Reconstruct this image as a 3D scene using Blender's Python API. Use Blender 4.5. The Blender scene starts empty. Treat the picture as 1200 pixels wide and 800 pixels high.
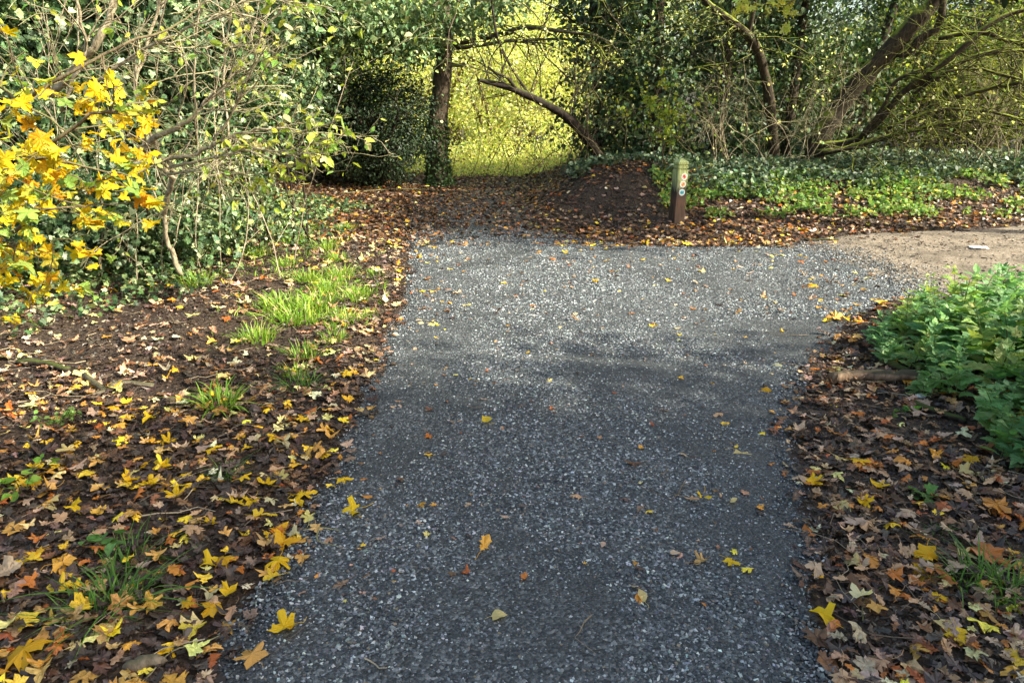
import bpy, math, random
import numpy as np
from mathutils import Vector

SEED = 7
rs = np.random.RandomState(SEED)
random.seed(SEED)
S = bpy.context.scene
C = S.collection
R = math.radians

# ------------------------------------------------------------------ camera
CAMZ, PITCH, FPX = 1.6, R(18.5), 26.0/36.0*1200
cam_d = bpy.data.cameras.new('camera'); cam = bpy.data.objects.new('camera', cam_d); C.objects.link(cam)
cam.location = (0, 0, CAMZ); cam.rotation_euler = (R(90)-PITCH, 0, 0)
cam_d.lens = 26; cam_d.sensor_width = 36; cam_d.clip_start = 0.05; cam_d.clip_end = 2000
S.camera = cam

# ------------------------------------------------------------------ numeric helpers
def sstep(a, b, x):
    t = np.clip((np.asarray(x, float)-a)/(b-a), 0, 1); return t*t*(3-2*t)
_P = np.random.RandomState(3).rand(256, 256)
def vnoise(x, y):
    x = np.asarray(x, float); y = np.asarray(y, float)
    xi = np.floor(x).astype(int); yi = np.floor(y).astype(int); fx = x-xi; fy = y-yi
    fx = fx*fx*(3-2*fx); fy = fy*fy*(3-2*fy)
    a = _P[xi % 256, yi % 256]; b = _P[(xi+1) % 256, yi % 256]; c = _P[xi % 256, (yi+1) % 256]; d = _P[(xi+1) % 256, (yi+1) % 256]
    return (a*(1-fx)+b*fx)*(1-fy)+(c*(1-fx)+d*fx)*fy
def fbm(x, y, o=4):
    s = 0; a = .5; t = 0
    for i in range(o):
        s = s+a*vnoise(x+i*17.3, y+i*9.1); t += a; x = x*2.03; y = y*2.03; a *= .5
    return s/t
def ray(px, py):
    a = (px-600)/FPX; b = (400-py)/FPX
    d = np.array([a, math.cos(PITCH)+b*math.sin(PITCH), -math.sin(PITCH)+b*math.cos(PITCH)])
    return d
def flat(px, py):
    d = ray(px, py); t = -CAMZ/d[2]; return (d[0]*t, d[1]*t)
def atY(px, py, Y):
    d = ray(px, py); t = Y/d[1]; return np.array([d[0]*t, Y, CAMZ+d[2]*t])

# ------------------------------------------------------------------ path outlines (world metres, measured from the photograph)
gravel_px = [(240,800),(300,700),(345,620),(390,540),(430,470),(455,400),(476,340),(482,290),(480,262),(488,240),(520,222)]
gravel_r = [(600,224),(612,240),(628,258),(650,272),(690,282),(740,288),(790,290),(880,290),(960,296),(1020,316),(1062,345),(1020,364),(978,400),(938,440),(925,500),(945,600),(960,700),(980,800)]
POLY = np.array([(-.85,-1.5),(-.85,1)]+[flat(*p) for p in gravel_px]+[flat(*p) for p in gravel_r]+[(.95,1),(.95,-1.5)])
TRACK = np.array([flat(930,286), flat(1000,277), flat(1100,270), flat(1200,266), flat(1500,262), flat(2400,262), flat(2400,345), flat(1500,345), flat(1200,346), flat(1080,352), flat(1000,352), flat(930,310)])
def sdist(poly, x, y):
    x = np.asarray(x, float); y = np.asarray(y, float)
    shp = x.shape; x = x.ravel(); y = y.ravel()
    best = np.full(x.shape, 1e9); ins = np.zeros(x.shape, bool)
    n = len(poly)
    for i in range(n):
        ax, ay = poly[i]; bx, by = poly[(i+1) % n]
        dx, dy = bx-ax, by-ay
        t = np.clip(((x-ax)*dx+(y-ay)*dy)/(dx*dx+dy*dy+1e-12), 0, 1)
        best = np.minimum(best, (x-ax-t*dx)**2+(y-ay-t*dy)**2)
        c = ((ay > y) != (by > y)) & (x < (bx-ax)*(y-ay)/((by-ay) if by != ay else 1e-9)+ax)
        ins ^= c
    d = np.sqrt(best)
    return np.where(ins, d, -d).reshape(shp)
LEDGE = np.array([(-.85, -1.5)]+[flat(*p) for p in gravel_px]+[(-1.6, 30)])
def left_edge(y): return np.interp(y, LEDGE[:, 1], LEDGE[:, 0])

def H(x, y):
    x = np.asarray(x, float); y = np.asarray(y, float)
    s = np.clip(left_edge(y)-x, 0, 8)
    h = .035*sstep(0, .3, s)+.035*np.clip(s-.2, 0, 2)+.13*np.clip(s-2.3, 0, 3)
    # bank on the right beyond the side track, with the bare earth mound at its left end
    xl = .15+.06*np.clip(y-9, 0, 5)
    rise = sstep(xl-.3, xl+1.3, x)
    bank = .52*sstep(9.15, 11.6, y+.25*(fbm(x*.8, y*.8, 2)-.5))*rise*(1-.55*sstep(13.5, 17, y))
    mound = (-.02+.12*fbm(x*1.7, y*1.7, 3)+.10*fbm(x*5, y*5, 3))*sstep(.0, 1.2, x)*sstep(3.3, 2.2, x)*np.exp(-((y-11.0)/1.1)**2)
    mound = mound-.06*np.exp(-((x-.95)/.35)**2-((y-9.9)/.35)**2)
    h = h+bank+mound
    # nettle corner
    h = h+.12*sstep(1.7, 3.2, x)*sstep(6.0, 5.0, y)
    g = sdist(POLY, x, y); k = sstep(.0, -.25, g)
    tr = sstep(.1, -.3, sdist(TRACK, x, y)) if True else 1
    h = h+k*tr*(.045*(fbm(x*2.2, y*2.2, 4)-.5)+.03*(fbm(x*9, y*9, 2)-.5))
    h = h+.03*(fbm(x*.5+5, y*.5, 2)-.5)*sstep(0, 3, np.abs(x))
    return h
def H1(x, y): return float(H(np.array([x]), np.array([y]))[0])
def gp(px, py):
    """world point of the terrain seen at that place in the photograph"""
    d = ray(px, py); lo, hi = 1.0, 60.0
    t = np.linspace(1.2, 45, 1200)
    z = CAMZ+d[2]*t; h = H(d[0]*t, d[1]*t)
    i = np.argmax(z < h)
    if i == 0: i = len(t)-1
    return np.array([d[0]*t[i], d[1]*t[i], h[i]])

# ------------------------------------------------------------------ mesh helpers
def tag(o, label=None, cat=None, group=None, kind=None):
    if label: o['label'] = label
    if cat: o['category'] = cat
    if group: o['group'] = group
    if kind: o['kind'] = kind
    return o
def make_mesh(name, V, polys, mat, cols=None, smooth=False):
    """polys: list of int arrays (M,k); cols: list of (M,3) arrays or None"""
    me = bpy.data.meshes.new(name)
    V = np.asarray(V, np.float32)
    nl = sum(p.size for p in polys); npoly = sum(len(p) for p in polys)
    me.vertices.add(len(V)); me.vertices.foreach_set('co', V.ravel())
    me.loops.add(nl); me.loops.foreach_set('vertex_index', np.concatenate([p.ravel() for p in polys]).astype(np.int32))
    tot = np.concatenate([np.full(len(p), p.shape[1], np.int32) for p in polys])
    st = np.concatenate([[0], np.cumsum(tot)[:-1]]).astype(np.int32)
    me.polygons.add(npoly); me.polygons.foreach_set('loop_start', st)
    me.polygons.foreach_set('use_smooth', np.full(npoly, smooth))
    me.update(calc_edges=True)
    if cols is not None:
        c = np.concatenate(cols); c4 = np.ones((npoly, 4), np.float32); c4[:, :3] = c
        a = me.attributes.new('tint', 'FLOAT_COLOR', 'FACE'); a.data.foreach_set('color', c4.ravel())
    me.materials.append(mat)
    return me
def link(name, me, parent=None, loc=None):
    o = bpy.data.objects.new(name, me); C.objects.link(o)
    if parent: o.parent = parent
    if loc is not None: o.location = loc
    return o
def empty(name, loc=(0,0,0), rz=0):
    o = bpy.data.objects.new(name, None); C.objects.link(o); o.location = loc; o.rotation_euler = (0,0,rz); o.empty_display_size = .1
    return o
class Acc:
    def __init__(s): s.V = []; s.P = {}; s.n = 0
    def add(s, V, polys, cols=None):
        s.V.append(V)
        for i, p in enumerate(polys):
            c = cols[i] if cols is not None else np.full((len(p), 3), .5)
            s.P.setdefault(p.shape[1], []).append((p+s.n, c))
        s.n += len(V)
    def mesh(s, name, mat, smooth=False):
        V = np.concatenate(s.V); ks = sorted(s.P)
        polys = [np.concatenate([a for a, _ in s.P[k]]) for k in ks]
        cols = [np.concatenate([b for _, b in s.P[k]]) for k in ks]
        return make_mesh(name, V, polys, mat, cols, smooth)
def nrm(v): return v/(np.linalg.norm(v, axis=-1, keepdims=True)+1e-12)

# tubes ------------------------------------------------------------
def tube(acc, pts, rads, sides=6, col=(.5,.5,.5), cap=True):
    pts = np.asarray(pts, float); n = len(pts)
    rads = np.broadcast_to(np.asarray(rads, float), (n,))
    T = np.gradient(pts, axis=0); T = nrm(T)
    ref = np.array([0,0,1.]) if abs(T[0][2]) < .9 else np.array([1.,0,0])
    X = np.empty_like(pts); x = ref
    for i in range(n):
        x = x-T[i]*np.dot(x, T[i]); x = x/(np.linalg.norm(x)+1e-9); X[i] = x
    Y = np.cross(T, X)
    a = np.arange(sides)*2*np.pi/sides
    V = pts[:, None]+rads[:, None, None]*(np.cos(a)[None, :, None]*X[:, None]+np.sin(a)[None, :, None]*Y[:, None])
    V = V.reshape(-1, 3)
    i = np.arange(n-1)[:, None]*sides; j = np.arange(sides)[None]; k = (j+1) % sides
    q = np.stack([i+j, i+k, i+sides+k, i+sides+j], -1).reshape(-1, 4)
    polys = [q]; c = [np.tile(col, (len(q), 1))]
    if cap and rads[-1] > .004:
        V = np.concatenate([V, pts[-1:]+T[-1:]*rads[-1]*.3, pts[:1]])
        m = len(V)-2; jj = np.arange(sides)
        t = np.stack([(n-1)*sides+jj, (n-1)*sides+(jj+1) % sides, np.full(sides, m)], -1)
        t2 = np.stack([(jj+1) % sides, jj, np.full(sides, m+1)], -1)
        t = np.concatenate([t, t2]); polys.append(t); c.append(np.tile(col, (len(t), 1)))
    acc.add(V, polys, c)
def smooth_line(ctrl, n=8):
    P = np.asarray(ctrl, float)
    P = np.vstack([2*P[0]-P[1], P, 2*P[-1]-P[-2]]); out = []
    for i in range(1, len(P)-2):
        for t in np.linspace(0, 1, n, endpoint=False):
            a, b, c, d = P[i-1], P[i], P[i+1], P[i+2]
            out.append(.5*(2*b+(c-a)*t+(2*a-5*b+4*c-d)*t*t+(3*b-a-3*c+d)*t**3))
    out.append(P[-2]); return np.array(out)
def knobbly(rads, r, amt=.1):
    return rads*(1+amt*(r.rand(len(rads))-.5)*2)
def grow(out, p, d, L, r0, lvl, spec, r):
    """spec[lvl] = (segs, wander, lift, children, angle, length ratio)"""
    segs, wander, lift, nch, ang, ratio = spec[lvl]
    p = np.array(p, float); d = nrm(np.array(d, float)); pts = [p.copy()]; ds = [d]
    for i in range(segs):
        d = nrm(d+wander*r.randn(3)+np.array([0, 0, lift])); p = p+d*L/segs; pts.append(p.copy()); ds.append(d)
    end = .45 if lvl+1 < len(spec) else .25
    rads = np.linspace(r0, r0*end, segs+1)
    out.append((np.array(pts), rads, lvl))
    if lvl+1 < len(spec):
        for k in range(nch):
            t = .25+.75*(k+r.rand())/nch; i = min(int(t*segs), segs-1)
            b = pts[i]+(pts[i+1]-pts[i])*(t*segs-i if t*segs-i < 1 else 1)
            q = nrm(np.cross(ds[i], r.randn(3))); a = ang*(.6+.8*r.rand())
            nd = ds[i]*math.cos(a)+q*math.sin(a)
            grow(out, b, nd, L*ratio*(.6+.7*r.rand())*(1.15-.4*t), max(rads[i]*.55, .0015), lvl+1, spec, r)
def branches_acc(acc, br, sides=(9, 7, 5, 4, 3), col=(.5,.5,.5), minr=0):
    for pts, rads, lvl in br:
        tube(acc, pts, np.maximum(rads, minr), sides[min(lvl, len(sides)-1)], col)
def tips(br, lvl, spacing, r, jit=.02, start=.15):
    P = []; D = []
    for pts, rads, l in br:
        if l < lvl: continue
        seg = np.linalg.norm(np.diff(pts, axis=0), axis=1); L = seg.sum(); n = max(1, int(L/spacing))
        t = (start+(1-start)*r.rand(n))*L; cum = np.concatenate([[0], np.cumsum(seg)])
        i = np.clip(np.searchsorted(cum, t)-1, 0, len(seg)-1); f = (t-cum[i])/seg[i]
        P.append(pts[i]+(pts[i+1]-pts[i])*f[:, None]+jit*r.randn(n, 3)); D.append(nrm(pts[i+1]-pts[i]))
    return np.concatenate(P), np.concatenate(D)

# leaf shapes: (verts, list of polys), stem at the origin, tip towards +x, unit length ----
def fan(outline, fold=.0, curl=.0, tip=0.):
    o = np.array(outline, float); n = len(o)
    V = np.zeros((n+1, 3)); V[1:, :2] = o; V[0, :2] = (.38, 0)
    V[:, 2] = fold*np.abs(V[:, 1])-curl*(V[:, 0]-.4)**2+tip*np.abs(V[:, 1])**2*2
    j = np.arange(n); t = np.stack([np.zeros(n, int), 1+j, 1+(j+1) % n], -1)
    return V, [t]
def mirror(half):
    return half+[(x, -y) for x, y in reversed(half) if y > 1e-6]
MAPLE = mirror([(0,0),(-.02,.18),(-.10,.34),(.06,.36),(.16,.30),(.22,.46),(.30,.60),(.42,.52),(.54,.56),(.52,.36),(.50,.17),(.64,.24),(.76,.22),(.84,.10),(1,0)])
FIELD = mirror([(0,0),(.0,.2),(-.05,.40),(.14,.40),(.22,.33),(.26,.20),(.38,.36),(.46,.56),(.60,.54),(.62,.36),(.52,.12),(.72,.2),(.82,.16),(.97,.1),(1,0)])
OAK = mirror([(0,0),(.12,.06),(.18,.16),(.24,.08),(.34,.24),(.42,.11),(.52,.31),(.60,.15),(.72,.28),(.78,.13),(.90,.16),(1,0)])
OVAL = mirror([(0,0),(.12,.13),(.3,.23),(.5,.26),(.72,.19),(.9,.08),(1,0)])
ROUND = mirror([(0,0),(-.07,.18),(.04,.36),(.26,.45),(.5,.40),(.75,.22),(.9,.08),(1,0)])
IVY = mirror([(0,0),(-.1,.22),(.0,.46),(.25,.34),(.42,.50),(.56,.24),(.78,.14),(1,0)])
NETTLE = mirror([(0,0),(.02,.2),(.1,.3),(.17,.26),(.24,.34),(.31,.28),(.39,.33),(.46,.25),(.54,.28),(.6,.19),(.69,.2),(.75,.11),(.85,.09),(1,0)])
def diamond(w=.3, fold=.12, droop=.1):
    V = np.array([(0,0,0),(.45,w,fold),(1,0,-droop),(.45,-w,fold)], float)
    return V, [np.array([(0,1,2),(0,2,3)])]
T_DIAM = diamond(); T_DIAMW = diamond(.42, .08, .05); T_NARROW = diamond(.2, .05, .12)
def hexleaf(w=.3, fold=.1):
    V = np.array([(0,0,0),(.3,w,fold),(.7,w*.85,fold),(1,0,-.08),(.7,-w*.85,fold),(.3,-w,fold)], float)
    return V, [np.array([(0,1,2,3),(0,3,4,5)])]
T_HEX = hexleaf(); T_HEXW = hexleaf(.42, .06)
T_MAPLE = fan(MAPLE, .1, .25); T_FIELD = fan(FIELD, .06, .3); T_IVY = fan(IVY, .06, .1)
T_OVAL = fan(OVAL, .18, .2); T_NETTLE = fan(NETTLE, .1, .35)

def scatter(acc, tpl, P, N, D, size, col, r, bend=0.):
    V0, polys = tpl; n = len(P); k = len(V0)
    if n == 0: return
    N = nrm(N); X = nrm(D-N*np.sum(D*N, 1, keepdims=True)); Y = np.cross(N, X)
    size = np.broadcast_to(size, (n,))[:, None, None]
    v = np.broadcast_to(V0[None], (n, k, 3)).copy()
    if bend > 0:
        b = r.randn(n, 1)*bend; b2 = r.randn(n, 1)*bend*1.3; b3 = r.randn(n, 1)*bend*.7
        v[:, :, 2] += b*(v[:, :, 0]-.4)**2*2+b2*(v[:, :, 1])**2*3+b3*v[:, :, 1]*(v[:, :, 0]-.3)*2
        v[:, :, 2] += bend*.18*r.randn(n, k)
    W = P[:, None]+size*(v[:, :, :1]*X[:, None]+v[:, :, 1:2]*Y[:, None]+v[:, :, 2:]*N[:, None])
    off = (np.arange(n)*k)[:, None, None]
    pp = [(p[None]+off).reshape(-1, p.shape[1]) for p in polys]
    cc = [np.repeat(col, len(p), 0) for p in polys]
    acc.add(W.reshape(-1, 3), pp, cc)
def palette(cols, wts, n, r, jit=.15):
    cols = np.array(cols, float); w = np.array(wts, float); w /= w.sum()
    i = r.choice(len(cols), n, p=w); c = cols[i]
    v = 1+jit*r.randn(n, 1); h = 1+jit*.4*r.randn(n, 3)
    return np.clip(c*v*h, .003, .95)
def rdir(n, r, up=0., out=None, outw=0.):
    d = nrm(r.randn(n, 3)); d[:, 2] += up
    if out is not None: d = d+out*outw
    return nrm(d)

# ------------------------------------------------------------------ materials
def mat(name):
    m = bpy.data.materials.new(name); m.use_nodes = True; nt = m.node_tree; nt.nodes.clear()
    out = nt.nodes.new('ShaderNodeOutputMaterial'); return m, nt, out
def nd(nt, t, **kw):
    n = nt.nodes.new(t)
    for k, v in kw.items():
        if k in n.inputs.keys(): n.inputs[k].default_value = v
        else: setattr(n, k, v)
    return n
def ramp(nt, stops, src=None):
    n = nt.nodes.new('ShaderNodeValToRGB'); e = n.color_ramp.elements
    e[0].position, e[0].color = stops[0][0], (*stops[0][1], 1); e[1].position, e[1].color = stops[1][0], (*stops[1][1], 1)
    for p, c in stops[2:]: x = e.new(p); x.color = (*c, 1)
    if src is not None: nt.links.new(src, n.inputs[0])
    return n
def mixc(nt, a, b, f, mode='MIX'):
    n = nt.nodes.new('ShaderNodeMix'); n.data_type = 'RGBA'; n.blend_type = mode
    for s, v in ((n.inputs[0], f), (n.inputs[6], a), (n.inputs[7], b)):
        if isinstance(v, bpy.types.NodeSocket): nt.links.new(v, s)
        elif isinstance(v, (int, float)): s.default_value = v
        else: s.default_value = (*v, 1)
    return n.outputs[2]
def math_(nt, op, a, b=None):
    n = nt.nodes.new('ShaderNodeMath'); n.operation = op
    for s, v in ((n.inputs[0], a), (n.inputs[1], b)):
        if v is None: continue
        if isinstance(v, bpy.types.NodeSocket): nt.links.new(v, s)
        else: s.default_value = v
    return n.outputs[0]
def leaf_mat(name, rough=.45, spec=.4, trans=.35, gain=1.5, mottle=.25, mscale=60, spots=0.):
    m, nt, out = mat(name); L = nt.links.new
    a = nd(nt, 'ShaderNodeAttribute', attribute_name='tint')
    geo = nd(nt, 'ShaderNodeTexCoord'); nz = nd(nt, 'ShaderNodeTexNoise', Scale=mscale, Detail=3.)
    L(geo.outputs['Object'], nz.inputs['Vector'])
    rp = ramp(nt, [(.3, (1-mottle,)*3), (.7, (1+mottle*.6,)*3)], nz.outputs[0])
    col = mixc(nt, a.outputs['Color'], rp.outputs[0], 1., 'MULTIPLY')
    if spots > 0:
        n3 = nd(nt, 'ShaderNodeTexNoise', Scale=130., Detail=4., Roughness=.7); L(geo.outputs['Object'], n3.inputs['Vector'])
        f3 = ramp(nt, [(.58, (0,0,0)), (.66, (spots,)*3)], n3.outputs[0]).outputs[0]
        col = mixc(nt, col, mixc(nt, col, (.38,.24,.16), 1., 'MULTIPLY'), f3)
    b = nd(nt, 'ShaderNodeBsdfPrincipled'); b.inputs['Roughness'].default_value = rough; b.inputs['Specular IOR Level'].default_value = spec
    L(col, b.inputs['Base Color'])
    if trans > 0:
        t = nd(nt, 'ShaderNodeBsdfTranslucent')
        L(mixc(nt, col, (gain, gain, gain*.6), 1., 'MULTIPLY'), t.inputs['Color'])
        mx = nd(nt, 'ShaderNodeMixShader'); mx.inputs[0].default_value = trans
        L(b.outputs[0], mx.inputs[1]); L(t.outputs[0], mx.inputs[2]); L(mx.outputs[0], out.inputs[0])
    else: L(b.outputs[0], out.inputs[0])
    return m
M_GREEN = leaf_mat('soft_leaf', .5, .35, .4)
M_GLOSS = leaf_mat('glossy_evergreen_leaf', .5, .42, .18, 1.3)
M_YELL = leaf_mat('autumn_leaf', .55, .25, .42, 1.2, .2, 90, .75)
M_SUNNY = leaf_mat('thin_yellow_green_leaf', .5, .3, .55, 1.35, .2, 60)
M_DEAD = leaf_mat('fallen_leaf', .42, .4, .08, 1.2, .4, 70, .8)
M_GRASS = leaf_mat('grass_blade', .45, .35, .4)
def bark_mat(name, c1, c2, moss, mossamt, rough=.85, scale=1.):
    m, nt, out = mat(name); L = nt.links.new
    tc = nd(nt, 'ShaderNodeTexCoord'); mp = nd(nt, 'ShaderNodeMapping'); mp.inputs['Scale'].default_value = (14*scale, 14*scale, 5*scale)
    L(tc.outputs['Object'], mp.inputs[0])
    n1 = nd(nt, 'ShaderNodeTexNoise', Scale=2.5, Detail=6., Roughness=.65); L(mp.outputs[0], n1.inputs['Vector'])
    n2 = nd(nt, 'ShaderNodeTexNoise', Scale=3.2*scale, Detail=4.); L(tc.outputs['Object'], n2.inputs['Vector'])
    base = ramp(nt, [(.35, c1), (.65, c2)], n1.outputs[0]).outputs[0]
    g = nd(nt, 'ShaderNodeNewGeometry'); sp = nd(nt, 'ShaderNodeSeparateXYZ'); L(g.outputs['Normal'], sp.inputs[0])
    up = math_(nt, 'MULTIPLY_ADD', sp.outputs[2], .42); up.node.inputs[2].default_value = mossamt-.5
    f = math_(nt, 'ADD', up, n2.outputs[0]); f = ramp(nt, [(.45, (0,0,0)), (.6, (1,1,1))], f).outputs[0]
    col = mixc(nt, base, moss, f)
    b = nd(nt, 'ShaderNodeBsdfPrincipled'); b.inputs['Roughness'].default_value = rough; b.inputs['Specular IOR Level'].default_value = .25
    L(col, b.inputs['Base Color'])
    bp = nd(nt, 'ShaderNodeBump', Strength=.7, Distance=.01); L(n1.outputs[0], bp.inputs['Height']); L(bp.outputs[0], b.inputs['Normal'])
    L(b.outputs[0], out.inputs[0]); return m
M_BARK = bark_mat('rough_brown_bark', (.035,.025,.018), (.16,.115,.08), (.07,.09,.02), .32)
M_DARKBARK = bark_mat('dark_wet_bark', (.012,.009,.007), (.045,.03,.022), (.05,.06,.015), .3)
M_MOSSY = bark_mat('mossy_bark', (.018,.013,.009), (.07,.05,.032), (.20,.23,.03), .33)
M_TWIG = bark_mat('pale_twig', (.15,.115,.075), (.50,.41,.29), (.2,.2,.08), .25)
M_TWIGD = bark_mat('brown_twig', (.07,.05,.03), (.2,.15,.09), (.12,.12,.04), .3)

def ground_mat():
    m, nt, out = mat('woodland_soil'); L = nt.links.new
    tc = nd(nt, 'ShaderNodeTexCoord'); P = tc.outputs['Object']
    n1 = nd(nt, 'ShaderNodeTexNoise', Scale=1.6, Detail=5.); L(P, n1.inputs['Vector'])
    n2 = nd(nt, 'ShaderNodeTexNoise', Scale=38., Detail=6., Roughness=.7); L(P, n2.inputs['Vector'])
    v = nd(nt, 'ShaderNodeTexVoronoi', Scale=42.); L(P, v.inputs['Vector'])
    a = ramp(nt, [(.3, (.018,.012,.009)), (.55, (.05,.034,.024)), (.75, (.11,.075,.05))], n2.outputs[0]).outputs[0]
    hsv = ramp(nt, [(0, (.03,.018,.012)), (.5, (.075,.045,.028)), (.8, (.05,.03,.024)), (1, (.15,.10,.06))])
    sep = nd(nt, 'ShaderNodeSeparateColor'); L(v.outputs['Color'], sep.inputs[0]); L(sep.outputs[0], hsv.inputs[0])
    c = mixc(nt, a, hsv.outputs[0], .45)
    c = mixc(nt, c, mixc(nt, c, (.7,.62,.6), 1., 'MULTIPLY'), ramp(nt, [(.4, (0,0,0)), (.6, (1,1,1))], n1.outputs[0]).outputs[0])
    b = nd(nt, 'ShaderNodeBsdfPrincipled'); b.inputs['Roughness'].default_value = .7; b.inputs['Specular IOR Level'].default_value = .3
    L(c, b.inputs['Base Color'])
    hs = math_(nt, 'ADD', n2.outputs[0], v.outputs['Distance'])
    bp = nd(nt, 'ShaderNodeBump', Strength=.9, Distance=.02); L(hs, bp.inputs['Height']); L(bp.outputs[0], b.inputs['Normal'])
    L(b.outputs[0], out.inputs[0]); return m
def gravel_mat():
    m, nt, out = mat('crushed_grey_stone'); L = nt.links.new
    tc = nd(nt, 'ShaderNodeTexCoord'); P = tc.outputs['Object']
    v = nd(nt, 'ShaderNodeTexVoronoi', Scale=95.); L(P, v.inputs['Vector'])
    v2 = nd(nt, 'ShaderNodeTexVoronoi', Scale=210.); L(P, v2.inputs['Vector'])
    n1 = nd(nt, 'ShaderNodeTexNoise', Scale=1.3, Detail=4.); L(P, n1.inputs['Vector'])
    sep = nd(nt, 'ShaderNodeSeparateColor'); L(v.outputs['Color'], sep.inputs[0])
    s1 = ramp(nt, [(0, (.02,.021,.023)), (.45, (.05,.053,.057)), (.8, (.12,.126,.132)), (1, (.28,.285,.29))], sep.outputs[1]).outputs[0]
    sep2 = nd(nt, 'ShaderNodeSeparateColor'); L(v2.outputs['Color'], sep2.inputs[0])
    s2 = ramp(nt, [(0, (.014,.015,.017)), (.7, (.035,.037,.04)), (1, (.10,.105,.11))], sep2.outputs[0]).outputs[0]
    c = mixc(nt, s1, s2, ramp(nt, [(.42, (.25,.25,.25)), (.58, (.8,.8,.8))], n1.outputs[0]).outputs[0])
    b = nd(nt, 'ShaderNodeBsdfPrincipled'); b.inputs['Roughness'].default_value = .6; b.inputs['Specular IOR Level'].default_value = .45
    L(c, b.inputs['Base Color'])
    h = math_(nt, 'ADD', math_(nt, 'MULTIPLY', v.outputs['Distance'], -1.), sep.outputs[2])
    bp = nd(nt, 'ShaderNodeBump', Strength=.8, Distance=.008); L(h, bp.inputs['Height']); L(bp.outputs[0], b.inputs['Normal'])
    L(b.outputs[0], out.inputs[0]); return m
def track_mat():
    m, nt, out = mat('trodden_sandy_soil'); L = nt.links.new
    tc = nd(nt, 'ShaderNodeTexCoord'); P = tc.outputs['Object']
    n1 = nd(nt, 'ShaderNodeTexNoise', Scale=55., Detail=6., Roughness=.75); L(P, n1.inputs['Vector'])
    n2 = nd(nt, 'ShaderNodeTexNoise', Scale=2.2, Detail=4.); L(P, n2.inputs['Vector'])
    v = nd(nt, 'ShaderNodeTexVoronoi', Scale=80.); L(P, v.inputs['Vector'])
    sep = nd(nt, 'ShaderNodeSeparateColor'); L(v.outputs['Color'], sep.inputs[0])
    a = ramp(nt, [(.3, (.08,.06,.045)), (.5, (.20,.155,.12)), (.72, (.36,.30,.235))], n1.outputs[0]).outputs[0]
    b_ = ramp(nt, [(0, (.07,.05,.036)), (.6, (.22,.175,.135)), (1, (.46,.40,.33))], sep.outputs[0]).outputs[0]
    c = mixc(nt, a, b_, .5)
    c = mixc(nt, c, mixc(nt, c, (.6,.6,.6), 1., 'MULTIPLY'), ramp(nt, [(.45, (0,0,0)), (.62, (1,1,1))], n2.outputs[0]).outputs[0])
    b = nd(nt, 'ShaderNodeBsdfPrincipled'); b.inputs['Roughness'].default_value = .85; b.inputs['Specular IOR Level'].default_value = .2
    L(c, b.inputs['Base Color'])
    bp = nd(nt, 'ShaderNodeBump', Strength=.8, Distance=.012); L(n1.outputs[0], bp.inputs['Height']); L(bp.outputs[0], b.inputs['Normal'])
    L(b.outputs[0], out.inputs[0]); return m
def stone_mat():
    m, nt, out = mat('stone_chip'); L = nt.links.new
    a = nd(nt, 'ShaderNodeAttribute', attribute_name='tint')
    b = nd(nt, 'ShaderNodeBsdfPrincipled'); b.inputs['Roughness'].default_value = .55; b.inputs['Specular IOR Level'].default_value = .5
    tc = nd(nt, 'ShaderNodeTexCoord'); n1 = nd(nt, 'ShaderNodeTexNoise', Scale=320., Detail=2.); L(tc.outputs['Object'], n1.inputs['Vector'])
    c = mixc(nt, a.outputs['Color'], ramp(nt, [(.3, (.7,.7,.7)), (.7, (1.25,1.25,1.25))], n1.outputs[0]).outputs[0], 1., 'MULTIPLY')
    L(c, b.inputs['Base Color']); L(b.outputs[0], out.inputs[0]); return m
M_GROUND, M_GRAVEL, M_TRACK, M_STONE = ground_mat(), gravel_mat(), track_mat(), stone_mat()

# ------------------------------------------------------------------ ground, path, track
def axis(dense0, dense1, step, far0, far1, ratio=1.12):
    a = list(np.arange(dense0, dense1+1e-6, step)); s = step
    while a[-1] < far1: s *= ratio; a.append(a[-1]+s)
    s = step; b = []; q = dense0
    while q > far0: s *= ratio; q -= s; b.append(q)
    return np.array(b[::-1]+a)
def grid_mesh(name, xs, ys, Z, m):
    nx, ny = len(xs), len(ys)
    X, Y = np.meshgrid(xs, ys); V = np.stack([X, Y, Z], -1).reshape(-1, 3)
    i = (np.arange(ny-1)[:, None]*nx+np.arange(nx-1)[None]).ravel()
    q = np.stack([i, i+1, i+nx+1, i+nx], -1)
    return V, q
xs = axis(-5, 7, .045, -300, 300); ys = axis(.8, 14, .045, -300, 400)
X, Y = np.meshgrid(xs, ys)
V, q = grid_mesh('ground', xs, ys, H(X, Y), M_GROUND)
tag(link('ground', make_mesh('ground', V, [q], M_GROUND, None, True)), 'dark brown woodland soil under leaf litter', kind='structure')
def sheet(name, poly, m, lift, label, x0, x1, y0, y1, st, edge=.10):
    xs = np.arange(x0, x1, st); ys = np.arange(y0, y1, st); X, Y = np.meshgrid(xs, ys)
    sd = sdist(poly, X, Y)+edge*(fbm(X*3+4, Y*3, 4)-.5)*2
    Z = H(X, Y)+np.clip(sd*.12, -.02, lift)+.004*(fbm(X*6, Y*6, 2)-.5)
    V, q = grid_mesh(name, xs, ys, Z, m)
    keep = (sd.ravel()[q] > -.12).any(1); q = q[keep]
    used = np.unique(q); mp = np.zeros(len(V), int); mp[used] = np.arange(len(used))
    return tag(link(name, make_mesh(name, V[used], [mp[q]], m, None, True)), label, kind='structure')
sheet('gravel_path', POLY, M_GRAVEL, .014, 'dark grey crushed stone footpath', -3, 7, -1.6, 15, .045)
sheet('dirt_track', TRACK, M_TRACK, .007, 'pale brown trodden dirt track joining from the side', 2.6, 22, 5, 10.8, .05, .22)

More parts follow.
